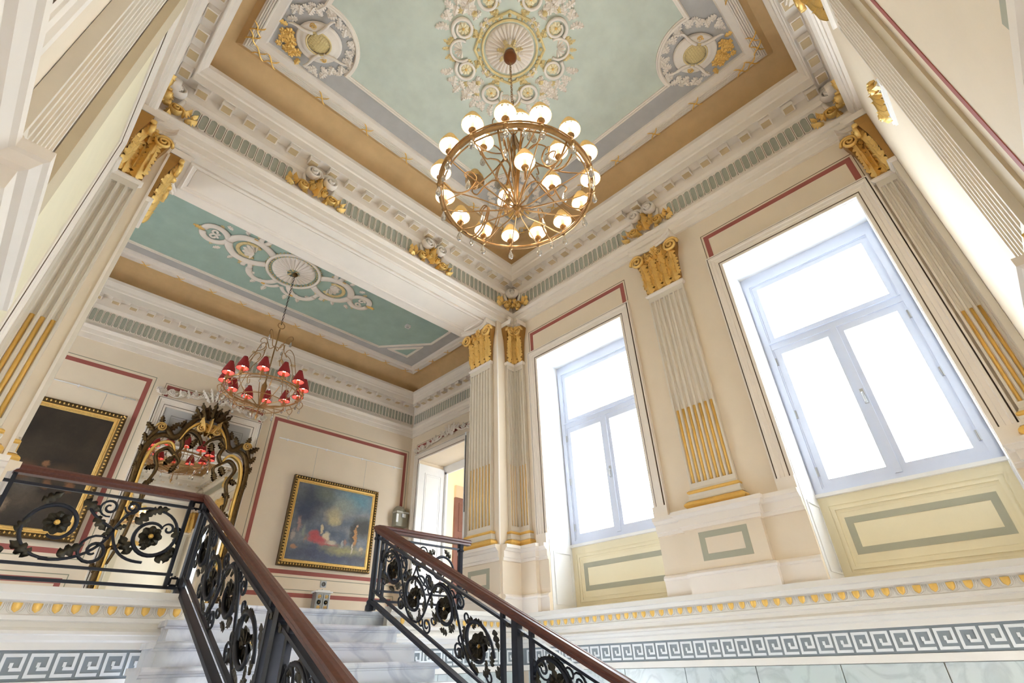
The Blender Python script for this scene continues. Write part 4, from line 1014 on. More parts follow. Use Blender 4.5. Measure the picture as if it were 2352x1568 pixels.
for i in range(12):
    a = math.radians(215 + 30 * i); x, y = c2[0] + .455 * math.cos(a), c2[1] + .455 * math.sin(a)
    lamp(ch2, x, y, 3.04, SHR)
    arm(ch2, c2, a, smoothprof([(.02, 2.74), (.15, 2.78), (.30, 2.80), (.41, 2.86), (.47, 2.93), (.455, 2.99)]), .0065)
    arm(ch2, c2, a + .26, smoothprof([(.44, 2.95), (.50, 2.90), (.47, 2.83), (.42, 2.86), (.44, 2.90)]), .0055, 'scroll_arm')
    drop(ch2, c2[0] + .47 * math.cos(a + .26), c2[1] + .47 * math.sin(a + .26), 2.84, .055); drop(ch2, x, y, 2.93, .05)
    if i % 2 == 0: drop(ch2, c2[0] + .30 * math.cos(a), c2[1] + .30 * math.sin(a), 2.79, .05)
    if i % 3 == 0:
        arm(ch2, c2, a + .15, smoothprof([(.015, 3.62), (.07, 3.60), (.11, 3.68), (.15, 3.76), (.20, 3.77), (.22, 3.72), (.19, 3.70)]), .0065, 'crown_scroll'); drop(ch2, c2[0] + .20 * math.cos(a + .15), c2[1] + .20 * math.sin(a + .15), 3.69, .06)
        arm(ch2, c2, a + .05, smoothprof([(.20, 3.44), (.17, 3.50), (.22, 3.55), (.30, 3.45), (.36, 3.25), (.44, 2.98)]), .006, 'stay')
        arm(ch2, c2, a - .12, smoothprof([(.15, 3.62), (.16, 3.52), (.20, 3.46), (.30, 3.36), (.38, 3.16), (.44, 2.98)]), .006, 'stay')
mb = MB(); mb.tube([Vector((c2[0] + .045 * math.cos(2 * PI * i / 14), c2[1] - .02, 3.95 + .045 * math.sin(2 * PI * i / 14))) for i in range(14)], .006, 5, closed=True); build(mb, 'hanging_loop', brass, ch2, smooth=True)
chain(ch2, c2, 3.98, 4.84, mat('dark_bronze_chain', (60, 50, 40), .4, metal=.6))
mb = MB(); mb.lathe((c2[0], c2[1], 4.83), [(.001, 0), (.025, .01), (.04, .035), (.03, .06)], 12); build(mb, 'ceiling_rose_cup', antique, ch2, smooth=True)

# ------------------------------------------------------------------ ceiling ornaments
def cmx(x, y, k, rot=0.0, z=CZ - .010, kn=None, kz=None):
    """places a unit piece flat against the ceiling, its outward axis pointing down"""
    c, q = math.cos(rot), math.sin(rot); kz = k if kz is None else kz
    m = Matrix((Vector((c, q, 0)) * k, Vector((0, 0, -1)) * (k if kn is None else kn), Vector((-q, c, 0)) * kz)).transposed().to_4x4()
    m.translation = Vector((x, y, z)); return m
class CeilP:
    def __init__(s, x, y, rot, z=CZ - .012): s.x, s.y, s.c, s.s, s.z = x, y, math.cos(rot), math.sin(rot), z
    def p(s, a, b, d=0): return Vector((s.x + s.c * a - s.s * b, s.y + s.s * a + s.c * b, s.z - d))
    def pts(s, q, d=0): return [s.p(a, b, d) for a, b in q]
def fluted_dish(t, x, y, r, k, zc, m, sy=1.0, drop_=.05):
    """shallow dish of rounded flutes around a collar"""
    mb = MB(); n = k * 6; rows = []
    for i in range(n + 1):
        a = 2 * PI * i / n; w_ = abs(math.sin(k * a / 2)) ** .6
        rows.append([Vector((x + r * q * math.cos(a), y + r * q * sy * math.sin(a), zc - dz - .012 * w_ * f)) for q, dz, f in ((.28, .045, .3), (.45, .026, 1.6), (.70, .010, 2.6), (.88, .006, 2.8), (.96, .010, 1.4), (1.0, .004, 0))])
    mb.strip(rows); build(mb, 'fluted_dish', m, t, smooth=True)
BEAD = unit_mesh(MB().ball((0, 0, 0), 1.0, 8, 5), 'bead', paleg, True)
def bead_ring(t, x, y, r, k, rb, z, sy=1.0):
    for i in range(k):
        a = 2 * PI * i / k; inst('bead', BEAD, Matrix.Translation((x + r * math.cos(a), y + r * sy * math.sin(a), z)) @ Matrix.Diagonal((rb, rb, rb, 1)), t)
def shell_mb(k=7):
    mb = MB()
    for i in range(k):
        a = PI * (.06 + .88 * i / (k - 1)); rows = []
        for q, wd, o in ((.12, .02, .10), (.5, .10, .22), (.85, .17, .16), (1.0, .08, .03)):
            c = Vector((math.cos(a) * q, 0, math.sin(a) * q)); d = Vector((-math.sin(a), 0, math.cos(a)))
            rows.append([c - d * wd, c + Vector((0, o, 0)), c + d * wd])
        mb.strip(rows)
    return mb
SHELL = unit_mesh(shell_mb(), 'shell', trimw)
med = thing('ceiling_medallion', 'round plaster medallion with gilded rosettes around the large chandelier cord', 'medallion', (cc[0], cc[1], CZ - .08))
fluted_dish(med, cc[0], cc[1], .235, 32, CZ - .010, trimw)
mb = MB(); mb.tube(ring_pts((cc[0], cc[1]), .262, CZ - .020, 48), .012, 6, closed=True); mb.tube(ring_pts((cc[0], cc[1]), .335, CZ - .018, 8), .013, 6, closed=True); build(mb, 'gilt_ring', paleg, med)
bead_ring(med, cc[0], cc[1], .298, 24, .0165, CZ - .022)
for i in range(14):
    a = 2 * PI * i / 14 + .3; inst('leaf', LEAF_P if i % 2 else LEAF_W, cmx(cc[0] + .05 * math.cos(a), cc[1] + .05 * math.sin(a), .07, a - PI / 2, z=CZ - .05 - .008 * (i % 2), kz=.085, kn=.14), med)
mb = MB(); mb.lathe((cc[0], cc[1], CZ - .075), [(.05, 0), (.075, .02), (.085, .05), (.06, .065)], 16); build(mb, 'collar', paleg, med, smooth=True)
for i in range(4):
    a0 = PI / 4 + i * PI / 2
    # shell at the axis, rosette scrolls each side, leaf cluster on the diagonal
    P = CeilP(cc[0], cc[1], a0)
    inst('shell', SHELL, cmx(P.p(.455, 0).x, P.p(.455, 0).y, .085, a0 - PI / 2), med)
    mb = MB(); mb.tube(P.pts(spiral((.47, 0), .105, .09, -2.2, 2.2, 16), .012), .013, 6); build(mb, 'shell_rim', trimw, med, smooth=True)
    for q in (-.4, 0, .4): inst('leaf', LEAF_P, cmx(P.p(.545 + .02 * math.cos(q * 3), .05 * q * 2).x, P.p(.545, .10 * q).y, .06, a0 - PI / 2 + q * 1.4, kz=.10), med)
    for sg in (-1, 1):
        b = a0 + sg * math.radians(23.5); B = CeilP(cc[0], cc[1], b); c = B.p(.47, 0)
        mb = MB(); mb.tube(B.pts(spiral((.47, 0), .105, .055, sg * (-1.2), sg * 6.6, 30), .014), [.019 - .008 * j / 30 for j in range(31)], 6); build(mb, 'scroll', trimw, med, smooth=True)
        inst('rosette', ROS_P, cmx(c.x, c.y, .058, b), med)
        for (rr, da, ro, k) in ((.60, .02, .9, .09), (.585, .12, 1.5, .08), (.375, .10, -2.2, .06), (.59, -.10, .2, .075), (.37, -.10, 2.4, .055), (.565, .19, 2.1, .07), (.62, .20, .3, .08), (.63, -.05, -.6, .08), (.61, .09, -.4, .075), (.40, .16, -1.4, .06), (.355, 0, PI, .06), (.54, -.20, -1.2, .07), (.42, -.19, 1.8, .06)):
            pz = CeilP(cc[0], cc[1], b + sg * da).p(rr, 0); inst('leaf', LEAF_W if k > .07 else LEAF_P, cmx(pz.x, pz.y, k * 1.3, b - PI / 2 + sg * ro, kz=k * 1.35, kn=.14), med)
        d_ = a0 + sg * PI / 4
        if sg == 1:
            for (rr, da, ro, k) in ((.40, 0, 0, .11), (.50, 0, 0, .13), (.47, .09, -.7, .11), (.47, -.09, .7, .11), (.56, .05, -.5, .10), (.56, -.05, .5, .10), (.42, .12, -1.3, .08), (.42, -.12, 1.3, .08), (.60, 0, 0, .10), (.61, .10, -.9, .09), (.61, -.10, .9, .09), (.53, .16, -1.2, .08), (.53, -.16, 1.2, .08), (.36, .06, PI - .3, .07), (.36, -.06, PI + .3, .07)):
                pz = CeilP(cc[0], cc[1], d_ + da).p(rr, 0); inst('leaf', LEAF_W, cmx(pz.x, pz.y, k * 1.1, d_ - PI / 2 + ro, z=CZ - .014, kz=k * 1.2, kn=.16), med)
            mb = MB(); D = CeilP(cc[0], cc[1], d_); mb.ball(D.p(.45, 0, .012), .028); build(mb, 'boss', paleg, med, smooth=True)

def net_mb(k=9):
    """domed oval of woven lattice: unit radius, out along y"""
    mb = MB(); rows = []
    for i in range(9):
        q = i / 8; rows.append([Vector((q * math.cos(2 * PI * j / 20), .30 * math.cos(q * PI / 2), q * math.sin(2 * PI * j / 20))) for j in range(21)])
    mb.strip(rows)
    for s_ in (0, 1):
        for i in range(-k // 2 + 1, k // 2 + 1):
            o = i / (k / 2) * .95; half = math.sqrt(max(0, 1 - o * o)); pts = []
            for j in range(9):
                v = -half + 2 * half * j / 8; r = min(1, math.hypot(o, v)); u_, w_ = (o, v) if s_ else (v, o)
                c, n = (u_ * .707 - w_ * .707), (u_ * .707 + w_ * .707)
                pts.append(Vector((c, .30 * math.cos(r * PI / 2) + .015, n)))
            mb.tube(pts, .035, 4)
    return mb
NET = unit_mesh(net_mb(), 'lattice_dome', paleg, True)
def roundel(cx, cy, ang, label):
    """corner roundel: ang points from the roundel to the room corner"""
    t = thing('ceiling_roundel', label, 'roundel', (cx, cy, CZ - .08))
    P = CeilP(cx, cy, ang)
    mb = MB(); rows = []
    for i in range(33):
        a = 2 * PI * i / 32; rows.append([P.p(.205 * q * math.cos(a), .185 * q * math.sin(a), d) for q, d in ((.50, .03), (.75, .035), (.80, .022), (.93, .03), (1.0, .022), (1.02, 0))])
    mb.strip(rows); build(mb, 'shield', trimw, t, smooth=True)
    inst('lattice_dome', NET, cmx(cx, cy, .105, ang, z=CZ - .03, kz=.095), t)
    mb = MB(); mb.tube([P.p(.112 * math.cos(2 * PI * i / 28), .102 * math.sin(2 * PI * i / 28), .034) for i in range(28)], .008, 5, closed=True); build(mb, 'gilt_ring', paleg, t, smooth=True)
    for sg in (-1, 1):
        for e in (-1, 1):
            mb = MB(); mb.tube(P.pts(bez((e * .02, sg * .10), (e * .12, sg * .12), (e * .15, sg * .20), (e * .21, sg * .19)), .04), [.016] * 6 + [.012] * 3 + [.008] * 2, 6); build(mb, 'strap', trimw, t, smooth=True)
        inst('volute', VOL_G, cmx(P.p(0, sg * .15).x, P.p(0, sg * .15).y, .06, ang, z=CZ - .03, kn=.10), t)
    # white leaf sprays round the hall side, gilt blossom towards the corner
    for i in range(27):
        a = PI + (i - 13) * .165; r = .24 + .022 * (i % 3)
        pz = P.p(r * math.cos(a), r * math.sin(a)); inst('leaf', LEAF_W, cmx(pz.x, pz.y, .085 + .02 * (i % 2), ang + a - PI / 2 + (.9 if i % 2 else -.9), z=CZ - .008, kz=.10), t)
    for i in range(17):
        a = PI + (i - 8) * .27; pz = P.p((.295 + .02 * (i % 2)) * math.cos(a), (.295 + .02 * (i % 2)) * math.sin(a)); inst('leaf', LEAF_W, cmx(pz.x, pz.y, .06, ang + a - PI / 2 + 1.4 * (-1) ** i, z=CZ - .008, kz=.07), t)
    for x, y, k in ((.25, .03, .05), (.30, .10, .035), (.30, -.10, .035), (.38, 0, .03), (.27, 0, .06), (.24, .09, .045), (.24, -.09, .045), (.33, .04, .04), (.33, -.05, .04)):
        pz = P.p(x, y); inst('rosette', ROS_G, cmx(pz.x, pz.y, k, ang + x * 9, z=CZ - .012), t)
    for y, ro in ((.15, .7), (-.15, -.7), (.05, .2), (-.05, -.2)):
        pz = P.p(.24, y); inst('leaf', LEAF_G, cmx(pz.x, pz.y, .06, ang - PI / 2 + ro, kz=.10), t)
    return t
roundel(FX0 + .50, FY1 - .50, PI * .75, 'plaster basket roundel with gilt blossom at the upper left of the ceiling')
roundel(FX1 - .50, FY0 + .50, -PI * .25, 'plaster basket roundel with gilt blossom at the upper right of the ceiling')
roundel(FX1 - .50, FY1 - .50, PI * .25, 'plaster basket roundel half hidden behind the large chandelier')

# landing medallion: oval dish with interlaced strapwork along the room
lm = thing('ceiling_medallion', 'long white strapwork medallion on the green landing ceiling above the red chandelier', 'medallion', (1.83, 6.14, CZ - .08))
mx_, my_ = 1.83, 6.14
fluted_dish(lm, mx_, my_, .30, 26, CZ - .010, trimw, 1.02)
mb = MB(); mb.tube([Vector((mx_ + .365 * math.cos(2 * PI * i / 40), my_ + .37 * math.sin(2 * PI * i / 40), CZ - .03)) for i in range(40)], .022, 6, closed=True); build(mb, 'rim', trimw, lm, smooth=True)
bead_ring(lm, mx_, my_, .325, 40, .013, CZ - .026, 1.02); bead_ring(lm, mx_, my_, .39, 48, .010, CZ - .02, 1.02)
for i in range(6):
    a = i * PI / 3; inst('leaf', LEAF_P, cmx(mx_ + .03 * math.cos(a), my_ + .03 * math.sin(a), .06, a - PI / 2, z=CZ - .05, kz=.08), lm)
P = CeilP(mx_, my_, 0, CZ - .010)
def strap(q, w_=.032, name='strap', m=trimw):
    mb = MB(); pts = P.pts(q, .012); mb.tube(pts, w_ * .55, 8, flat=3.2); build(mb, name, m, lm, smooth=True)
for e in (-1, 1):
    for f in (-1, 1):
        g = lambda *q: [(e * a, f * b) for a, b in q]
        strap(bez(*g((.36, .12), (.55, .30), (.85, .30), (.92, .0)), n=16)); strap(bez(*g((.92, .0), (.98, -.20), (1.22, -.20), (1.24, -.03)), n=14), .026)
        strap(bez(*g((.10, .38), (.20, .62), (.48, .58), (.50, .36)), n=14), .026); strap(bez(*g((.50, .36), (.52, .20), (.62, .24), (.60, .36)), n=10), .020)
        strap(bez(*g((.02, .46), (.10, .60), (.22, .62), (.30, .50)), n=10), .018)
        for (x, y, ro, k) in ((.40, .42, .6, .12), (.32, .56, .4, .13), (.16, .62, .1, .13), (.60, .30, .8, .10), (.76, .27, .5, .11), (.95, .22, .9, .11), (1.05, .16, .5, .09), (.70, .12, .3, .08), (.46, .26, 1.0, .09)):
            inst('leaf', LEAF_W if k > .1 else LEAF_P, cmx(mx_ + e * x, my_ + f * y, k * .9, (0 if f > 0 else PI) - e * f * ro, kz=k), lm)
        for x, y in ((.66, .27), (.22, .55)):
            mb = MB(); c = P.p(e * x, f * y, .0); bx(mb, c.x - .025, c.x + .025, c.y - .02, c.y + .02, CZ - .035, CZ - .009); build(mb, 'gilt_clasp', goldp, lm)
    inst('shell', SHELL, cmx(mx_ + e * .56, my_, .17, -e * PI / 2, z=CZ - .012), lm)
    strap(spiral((e * .64, 0), .15, .15, -2.3 if e > 0 else PI - 2.3, 2.3 if e > 0 else PI + 2.3, 16), .016, 'shell_rim', paleg)
    for sg in (-1, 1):
        strap(spiral((e * 1.10, sg * .05), .055, .015, 0, sg * e * 7, 18), .010, 'tendril')
    for j, (x, ro, k) in enumerate(((1.22, 0, .13), (1.22, .6, .09), (1.22, -.6, .09), (1.30, 0, .07))):
        inst('leaf', LEAF_G if j in (0, 3) else LEAF_P, cmx(mx_ + e * x, my_, k * .7, -e * PI / 2 + ro, kz=k), lm)
mb = MB(); cx_, cy_ = 3.87, 6.15; bx(mb, cx_ - .04, cx_ + .04, cy_ - .04, cy_ + .04, CZ - .05, CZ - .010); mb.k = 1; mb.lathe((cx_, cy_, CZ - .058), [(.001, 0), (.022, .002), (.028, .009)], 12)
o = build(mb, 'ceiling_detector', [white, steel]); tag(o, 'small square white detector on the green landing ceiling', 'detector')

# ------------------------------------------------------------------ landing walls: painted panels, niche, mirror, pictures
greyl = mat('grey_green_fine_line_paint', (150, 148, 124), 0.65, mottle=0)
def stripe_panel(F, u0, u1, z0, z1, parent):
    build(rect_border(F, u0, u1, z0, z1, .055, 0, .003), 'red_stripe', redp, parent)
    build(rect_border(F, u0 - .045, u1 + .045, z0 - .045, z1 + .045, .009, 0, .0025), 'fine_line', greyl, parent)
stripe_panel(LBACK, 2.64, 5.18, 1.175, 3.43, wback); stripe_panel(LBACK, 2.72, 5.12, .46, .94, wback)
stripe_panel(LBACK, -1.3, .905, 1.17, 3.46, wback); stripe_panel(LBACK, -1.3, .84, .46, .93, wback)
nz = struct('trim_14', LBACK.p(1.75, 0, LAND))
casing(LBACK, 1.17, 2.33, LAND, 3.12, nz); red_arch(LBACK, 1.10, 2.45, 3.26, 3.44, nz)
mb = MB(); mb.box(LBACK, 1.17, 2.33, 0, .008, LAND, 3.12)
for (a, b, c, d) in ((1.24, 2.26, 2.60, 3.04), (1.24, 2.26, .5, 2.5)):
    for e, n in ((0, .018), (.03, .012)):
        r_ = rect_border(LBACK, a + e, b - e, c + e, d - e, .025, .008, n); mb.add(r_.v, r_.f)
build(mb, 'niche_panel', mat('pale_grey_door_paint', (186, 184, 182), .55, mottle=.02), nz)
def overdoor(F, u0, u1, zb, zp, parent):
    """white carved spray lying along a door head and rising to the middle"""
    um = (u0 + u1) / 2; L = (u1 - u0) / 2; n = 15
    for sg in (-1, 1):
        pts = [F.p(um + sg * L * (1 - i / n), .03, zb + .04 + (zp - zb - .10) * (i / n) ** 2.2 + .025 * math.sin(i * 1.1)) for i in range(n + 1)]
        mb = MB(); mb.tube(pts, [.006 + .012 * i / n for i in range(n + 1)], 5); build(mb, 'garland_stem', trimw, parent, smooth=True)
        for i in range(n):
            q = i / n; u = um + sg * L * (1 - q); z = zb + .03 + (zp - zb - .12) * q ** 2.2
            inst('leaf', LEAF_W, F.m(u, .03, z, .075, kz=.10 + .05 * q, kn=.14, rot=sg * (.9 if i % 2 else -.5)), parent)
            if i % 3 == 0: inst('volute', VOL_W, F.m(u, .03, z + .05, sg * .08, kz=.08, kn=.2), parent)
        inst('volute', VOL_W, F.m(u0 + .03 if sg < 0 else u1 - .03, .03, zb + .05, -sg * .09, kz=.09, kn=.2), parent)
    for i in range(5): inst('leaf', LEAF_W, F.m(um + .035 * (i - 2), .045, zp - .22 + .02 * (2 - abs(i - 2)), .09, kz=.20, kn=.2, rot=-.35 * (i - 2)), parent)
overdoor(LBACK, 1.03, 2.46, 3.255, 3.55, nz)

def mirror():
    t = thing('wall_mirror', 'tall rococo mirror in a dark gilt carved frame standing in the white niche', 'mirror', LBACK.p(1.755, 0, .58))
    F = LBACK; um = 1.755; sg_ = (-1, 1)
    glass_o = [(-.62, .60), (.62, .60), (.62, 2.45), (.56, 2.66), (.44, 2.74), (.30, 2.78), (.20, 2.92), (.08, 3.02), (-.08, 3.02), (-.20, 2.92), (-.30, 2.78), (-.44, 2.74), (-.56, 2.66), (-.62, 2.45)]
    mb = MB(); mb.prism(F, [(um + a, z) for a, z in glass_o], .035, .045); build(mb, 'mirror_glass', mirror_m, t)
    mb = MB(); mb.prism(F, [(um + a * 1.0, z) for a, z in glass_o], .012, .034); build(mb, 'back_board', antique, t)
    def rod(q, w_, n=.06, name='moulding', m=antique):
        for s_ in sg_:
            mb = MB(); pts = [F.p(um + s_ * a, n, z) for a, z in smoothprof(q, 5)]; k = len(pts)
            mb.tube(pts, [w_ * (.7 + .5 * math.sin(PI * i / (k - 1))) for i in range(k)], 7); build(mb, name, m, t, smooth=True)
    rod([(.64, .60), (.655, 1.2), (.645, 1.9), (.66, 2.40), (.60, 2.64), (.50, 2.72), (.40, 2.72)], .033)
    rod([(.60, .62), (.61, 1.3), (.60, 2.0), (.60, 2.35), (.54, 2.56), (.42, 2.64), (.34, 2.60), (.30, 2.48)], .016, .075, 'gilt_fillet', goldp)
    rod([(.66, 2.60), (.58, 2.78), (.50, 2.82), (.40, 2.72), (.32, 2.76), (.26, 2.92), (.16, 3.06), (.02, 3.10)], .032, .07)
    rod([(.30, 2.70), (.24, 2.86), (.14, 2.98), (.03, 3.0)], .014, .09, 'gilt_fillet', goldp)
    rod([(.30, 2.50), (.24, 2.60), (.27, 2.76), (.20, 2.86), (.08, 2.80), (.02, 2.70)], .020, .08, 'c_scroll')
    rod([(.46, 1.75), (.50, 2.0), (.44, 2.25), (.50, 2.45), (.40, 2.56), (.30, 2.50), (.22, 2.42), (.24, 2.34)], .017, .075, 'branch')
    rod([(.58, 1.10), (.52, 1.40), (.50, 1.70), (.46, 1.95)], .016, .075, 'branch')
    for s_ in sg_:
        for a, z, k, ro in ((.62, 2.74, .13, .9), (.56, 2.84, .11, .2), (.66, 2.58, .11, .5), (.67, 2.42, .10, .3), (.665, 2.2, .09, .25), (.66, 1.9, .09, -.25), (.665, 1.5, .08, .3), (.44, 2.80, .12, -.5), (.34, 2.86, .11, -.3), (.24, 3.02, .13, -.6), (.14, 3.10, .14, -.4), (.20, 2.80, .12, 2.4), (.10, 2.76, .12, 2.9), (.30, 2.46, .12, 2.6), (.46, 2.30, .10, 2.0), (.52, 2.05, .10, -.9), (.44, 1.85, .12, 1.9), (.50, 1.60, .10, .6), (.54, 1.30, .10, 1.8), (.24, 2.36, .10, 2.8), (.64, 1.0, .12, .8), (.60, .80, .13, 2.0), (.66, .70, .13, .5)):
            inst('leaf', LEAF_A, F.m(um + s_ * a, .07, z, k * s_, kz=k * 1.2, kn=.20, rot=-s_ * ro), t)
        inst('volute', VOL_G, F.m(um + s_ * .56, .08, 2.80, s_ * .12, kz=.12, kn=.35), t); inst('volute', VOL_G, F.m(um + s_ * .10, .09, 2.90, -s_ * .12, kz=.12, kn=.35), t)
    for i in range(7): inst('leaf', LEAF_A, F.m(um + .035 * (i - 3), .08 + .02 * (i % 2), 3.02 + .015 * (3 - abs(i - 3)), .12, kz=.24 + .04 * (i % 2), kn=.28, rot=-.22 * (i - 3)), t)
    for i in range(3): inst('leaf', LEAF_G, F.m(um + .05 * (i - 1), .11, 2.86, .10, kz=.22, kn=.25, rot=-.4 * (i - 1)), t)
    mb = MB(); mb.box(F, um - .66, um + .66, .01, .08, .56, .62); build(mb, 'bottom_rail', antique, t)
    return t
mirror()

def canvas_mat(name, ground, blobs, noise=.10):
    """flat painted picture: soft overlapping patches of colour with brushy edges"""
    m = bpy.data.materials.new(name); m.use_nodes = True; nt = m.node_tree; b = nt.nodes['Principled BSDF']; b.inputs['Roughness'].default_value = .45
    N, K = nt.nodes.new, nt.links.new
    tc = N('ShaderNodeTexCoord'); n = N('ShaderNodeTexNoise'); n.inputs['Scale'].default_value = 11; n.inputs['Detail'].default_value = 10; n.inputs['Roughness'].default_value = .7; K(tc.outputs['Generated'], n.inputs['Vector'])
    sub = N('ShaderNodeVectorMath'); sub.operation = 'SUBTRACT'; sub.inputs[1].default_value = (.5, .5, .5); K(n.outputs['Color'], sub.inputs[0])
    sc_ = N('ShaderNodeVectorMath'); sc_.operation = 'SCALE'; sc_.inputs['Scale'].default_value = noise * 2; K(sub.outputs[0], sc_.inputs[0])
    ad = N('ShaderNodeVectorMath'); ad.operation = 'ADD'; K(tc.outputs['Generated'], ad.inputs[0]); K(sc_.outputs[0], ad.inputs[1])
    n2 = N('ShaderNodeTexNoise'); n2.inputs['Scale'].default_value = 4; n2.inputs['Detail'].default_value = 9; K(tc.outputs['Generated'], n2.inputs['Vector'])
    rp = N('ShaderNodeValToRGB'); rp.color_ramp.elements[0].color = (*lin(ground[0]), 1); rp.color_ramp.elements[1].color = (*lin(ground[1]), 1); rp.color_ramp.elements[0].position = .35; rp.color_ramp.elements[1].position = .65; K(n2.outputs['Fac'], rp.inputs['Fac'])
    cur = rp.outputs['Color']
    for (cx, cz, rx_, rz_, col, soft) in blobs:
        mp = N('ShaderNodeVectorMath'); mp.operation = 'SUBTRACT'; mp.inputs[1].default_value = (cx, .5, cz); K(ad.outputs[0], mp.inputs[0])
        ml = N('ShaderNodeVectorMath'); ml.operation = 'MULTIPLY'; ml.inputs[1].default_value = (1 / rx_, 0, 1 / rz_); K(mp.outputs[0], ml.inputs[0])
        ln = N('ShaderNodeVectorMath'); ln.operation = 'LENGTH'; K(ml.outputs[0], ln.inputs[0])
        mr = N('ShaderNodeMapRange'); mr.inputs['From Min'].default_value = 1 - soft; mr.inputs['From Max'].default_value = 1 + soft * .4; mr.inputs['To Min'].default_value = .9; mr.inputs['To Max'].default_value = 0; K(ln.outputs['Value'], mr.inputs['Value'])
        mx = N('ShaderNodeMix'); mx.data_type = 'RGBA'; mx.inputs[7].default_value = (*lin(col), 1); K(mr.outputs[0], mx.inputs[0]); K(cur, mx.inputs[6]); cur = mx.outputs[2]
    n3 = N('ShaderNodeTexNoise'); n3.inputs['Scale'].default_value = 22; n3.inputs['Detail'].default_value = 8; n3.inputs['Roughness'].default_value = .75; n3.inputs['Distortion'].default_value = .8; K(tc.outputs['Generated'], n3.inputs['Vector'])
    ov = N('ShaderNodeMix'); ov.data_type = 'RGBA'; ov.blend_type = 'OVERLAY'; ov.inputs[0].default_value = .55; K(cur, ov.inputs[6]); K(n3.outputs['Fac'], ov.inputs[7])
    K(ov.outputs[2], b.inputs['Base Color']); return m
land_m = canvas_mat('landscape_canvas', ((88, 100, 120), (140, 144, 148)), [
    (.78, .88, .30, .16, (104, 148, 166), .7), (.60, .78, .22, .14, (150, 156, 146), .8), (.22, .80, .24, .24, (66, 74, 88), .6), (.36, .90, .14, .12, (112, 120, 112), .7), (.50, .62, .12, .13, (176, 164, 134), .6), (.52, .55, .08, .07, (190, 178, 140), .5),
    (.14, .60, .16, .18, (62, 72, 96), .6), (.92, .52, .13, .16, (66, 66, 62), .5), (.80, .42, .06, .22, (62, 62, 60), .5), (.50, .10, .60, .14, (74, 82, 108), .6), (.72, .18, .30, .07, (160, 154, 108), .7), (.94, .10, .20, .08, (84, 84, 92), .7),
    (.36, .29, .14, .05, (190, 88, 92), .4), (.30, .34, .07, .06, (184, 84, 88), .4), (.46, .24, .14, .03, (180, 100, 98), .5), (.45, .34, .05, .06, (214, 200, 172), .4), (.52, .27, .07, .04, (200, 190, 170), .5), (.38, .42, .022, .06, (214, 196, 160), .4),
    (.10, .45, .03, .10, (170, 140, 134), .5), (.05, .30, .025, .08, (176, 164, 160), .5), (.16, .36, .02, .08, (140, 150, 140), .5), (.20, .28, .02, .06, (150, 130, 120), .5), (.82, .38, .026, .13, (196, 142, 88), .3), (.83, .52, .015, .025, (210, 170, 140), .3), (.80, .23, .012, .08, (210, 196, 176), .4),
    (.92, .24, .035, .03, (190, 170, 140), .4), (.93, .19, .012, .04, (150, 130, 110), .5), (.70, .30, .025, .05, (160, 126, 116), .5), (.66, .26, .018, .05, (170, 170, 170), .5), (.08, .16, .04, .025, (184, 140, 110), .5)], .07)
dark_m = canvas_mat('dark_figure_canvas', ((34, 28, 24), (54, 46, 38)), [
    (.25, .38, .16, .12, (84, 62, 40), .7), (.52, .44, .10, .08, (110, 70, 44), .6), (.60, .30, .09, .10, (88, 80, 72), .6), (.80, .46, .12, .08, (70, 52, 38), .7), (.88, .36, .04, .05, (128, 86, 58), .5), (.62, .20, .14, .10, (76, 66, 56), .7), (.70, .10, .20, .08, (52, 46, 42), .7), (.40, .30, .05, .06, (120, 84, 58), .5), (.33, .24, .06, .08, (92, 44, 36), .5), (.47, .35, .03, .03, (150, 110, 80), .4), (.72, .36, .04, .04, (118, 82, 58), .5), (.40, .52, .20, .10, (60, 52, 40), .8), (.66, .52, .03, .03, (140, 100, 70), .4), (.5, .16, .05, .05, (130, 110, 90), .5)], .06)
def picture(name, label, u0, u1, z0, z1, fw, canvas, n0=.02, wires=(), ztop=3.085):
    F = LBACK; t = thing(name, label, 'painting', F.p((u0 + u1) / 2, n0, z0))
    mb = MB(); mb.box(F, u0 + fw * .9, u1 - fw * .9, n0 + .01, n0 + .03, z0 + fw * .9, z1 - fw * .9); build(mb, 'canvas', canvas, t)
    prof = [(0, 0), (0, .05), (.01, .062), (.03, .066), (.045, .056), (.05, .044), (.062, .042), (.068, .050), (.078, .050), (.085, .036), (.09, .03)]
    pr = [(w_ * fw / .09, n0 + n) for w_, n in prof]; mb = MB()
    for j in range(len(pr) - 1):
        q = lambda w_, n: [F.p(u0 + w_, n, z0 + w_), F.p(u1 - w_, n, z0 + w_), F.p(u1 - w_, n, z1 - w_), F.p(u0 + w_, n, z1 - w_)]
        A, B = q(*pr[j]), q(*pr[j + 1]); mb.k = 0 if j < 5 else 1
        for i in range(4): mb.add([A[i], A[(i + 1) % 4], B[(i + 1) % 4], B[i]], [(0, 1, 2, 3)])
    build(mb, 'frame', [antique, gold], t)
    # carved knobs along the frame
    mb = MB(); st_ = .042
    for a, b, hz in ((u0, u1, None), (z0, z1, 1)):
        k = int((b - a) / st_)
        for i in range(k):
            v = a + (b - a) * (i + .5) / k
            for e in (0, 1):
                c = F.p(v, n0 + .062, (z0 + fw * .3) if e == 0 else (z1 - fw * .3)) if hz is None else F.p((u0 + fw * .3) if e == 0 else (u1 - fw * .3), n0 + .062, v)
                mb.add([c + Vector(d) for d in ((-.016, 0, 0), (.016, 0, 0), (0, 0, -.016), (0, 0, .016), (0, -.012, 0))], [(0, 2, 4), (2, 1, 4), (1, 3, 4), (3, 0, 4)])
    build(mb, 'carved_beading', gold, t, kind='stuff')
    for u in wires:
        mb = MB(); mb.tube([F.p(u, .03, z1 - .02), F.p(u, .028, ztop)], .0022, 4); build(mb, 'hanging_wire', steel, t)
    return t
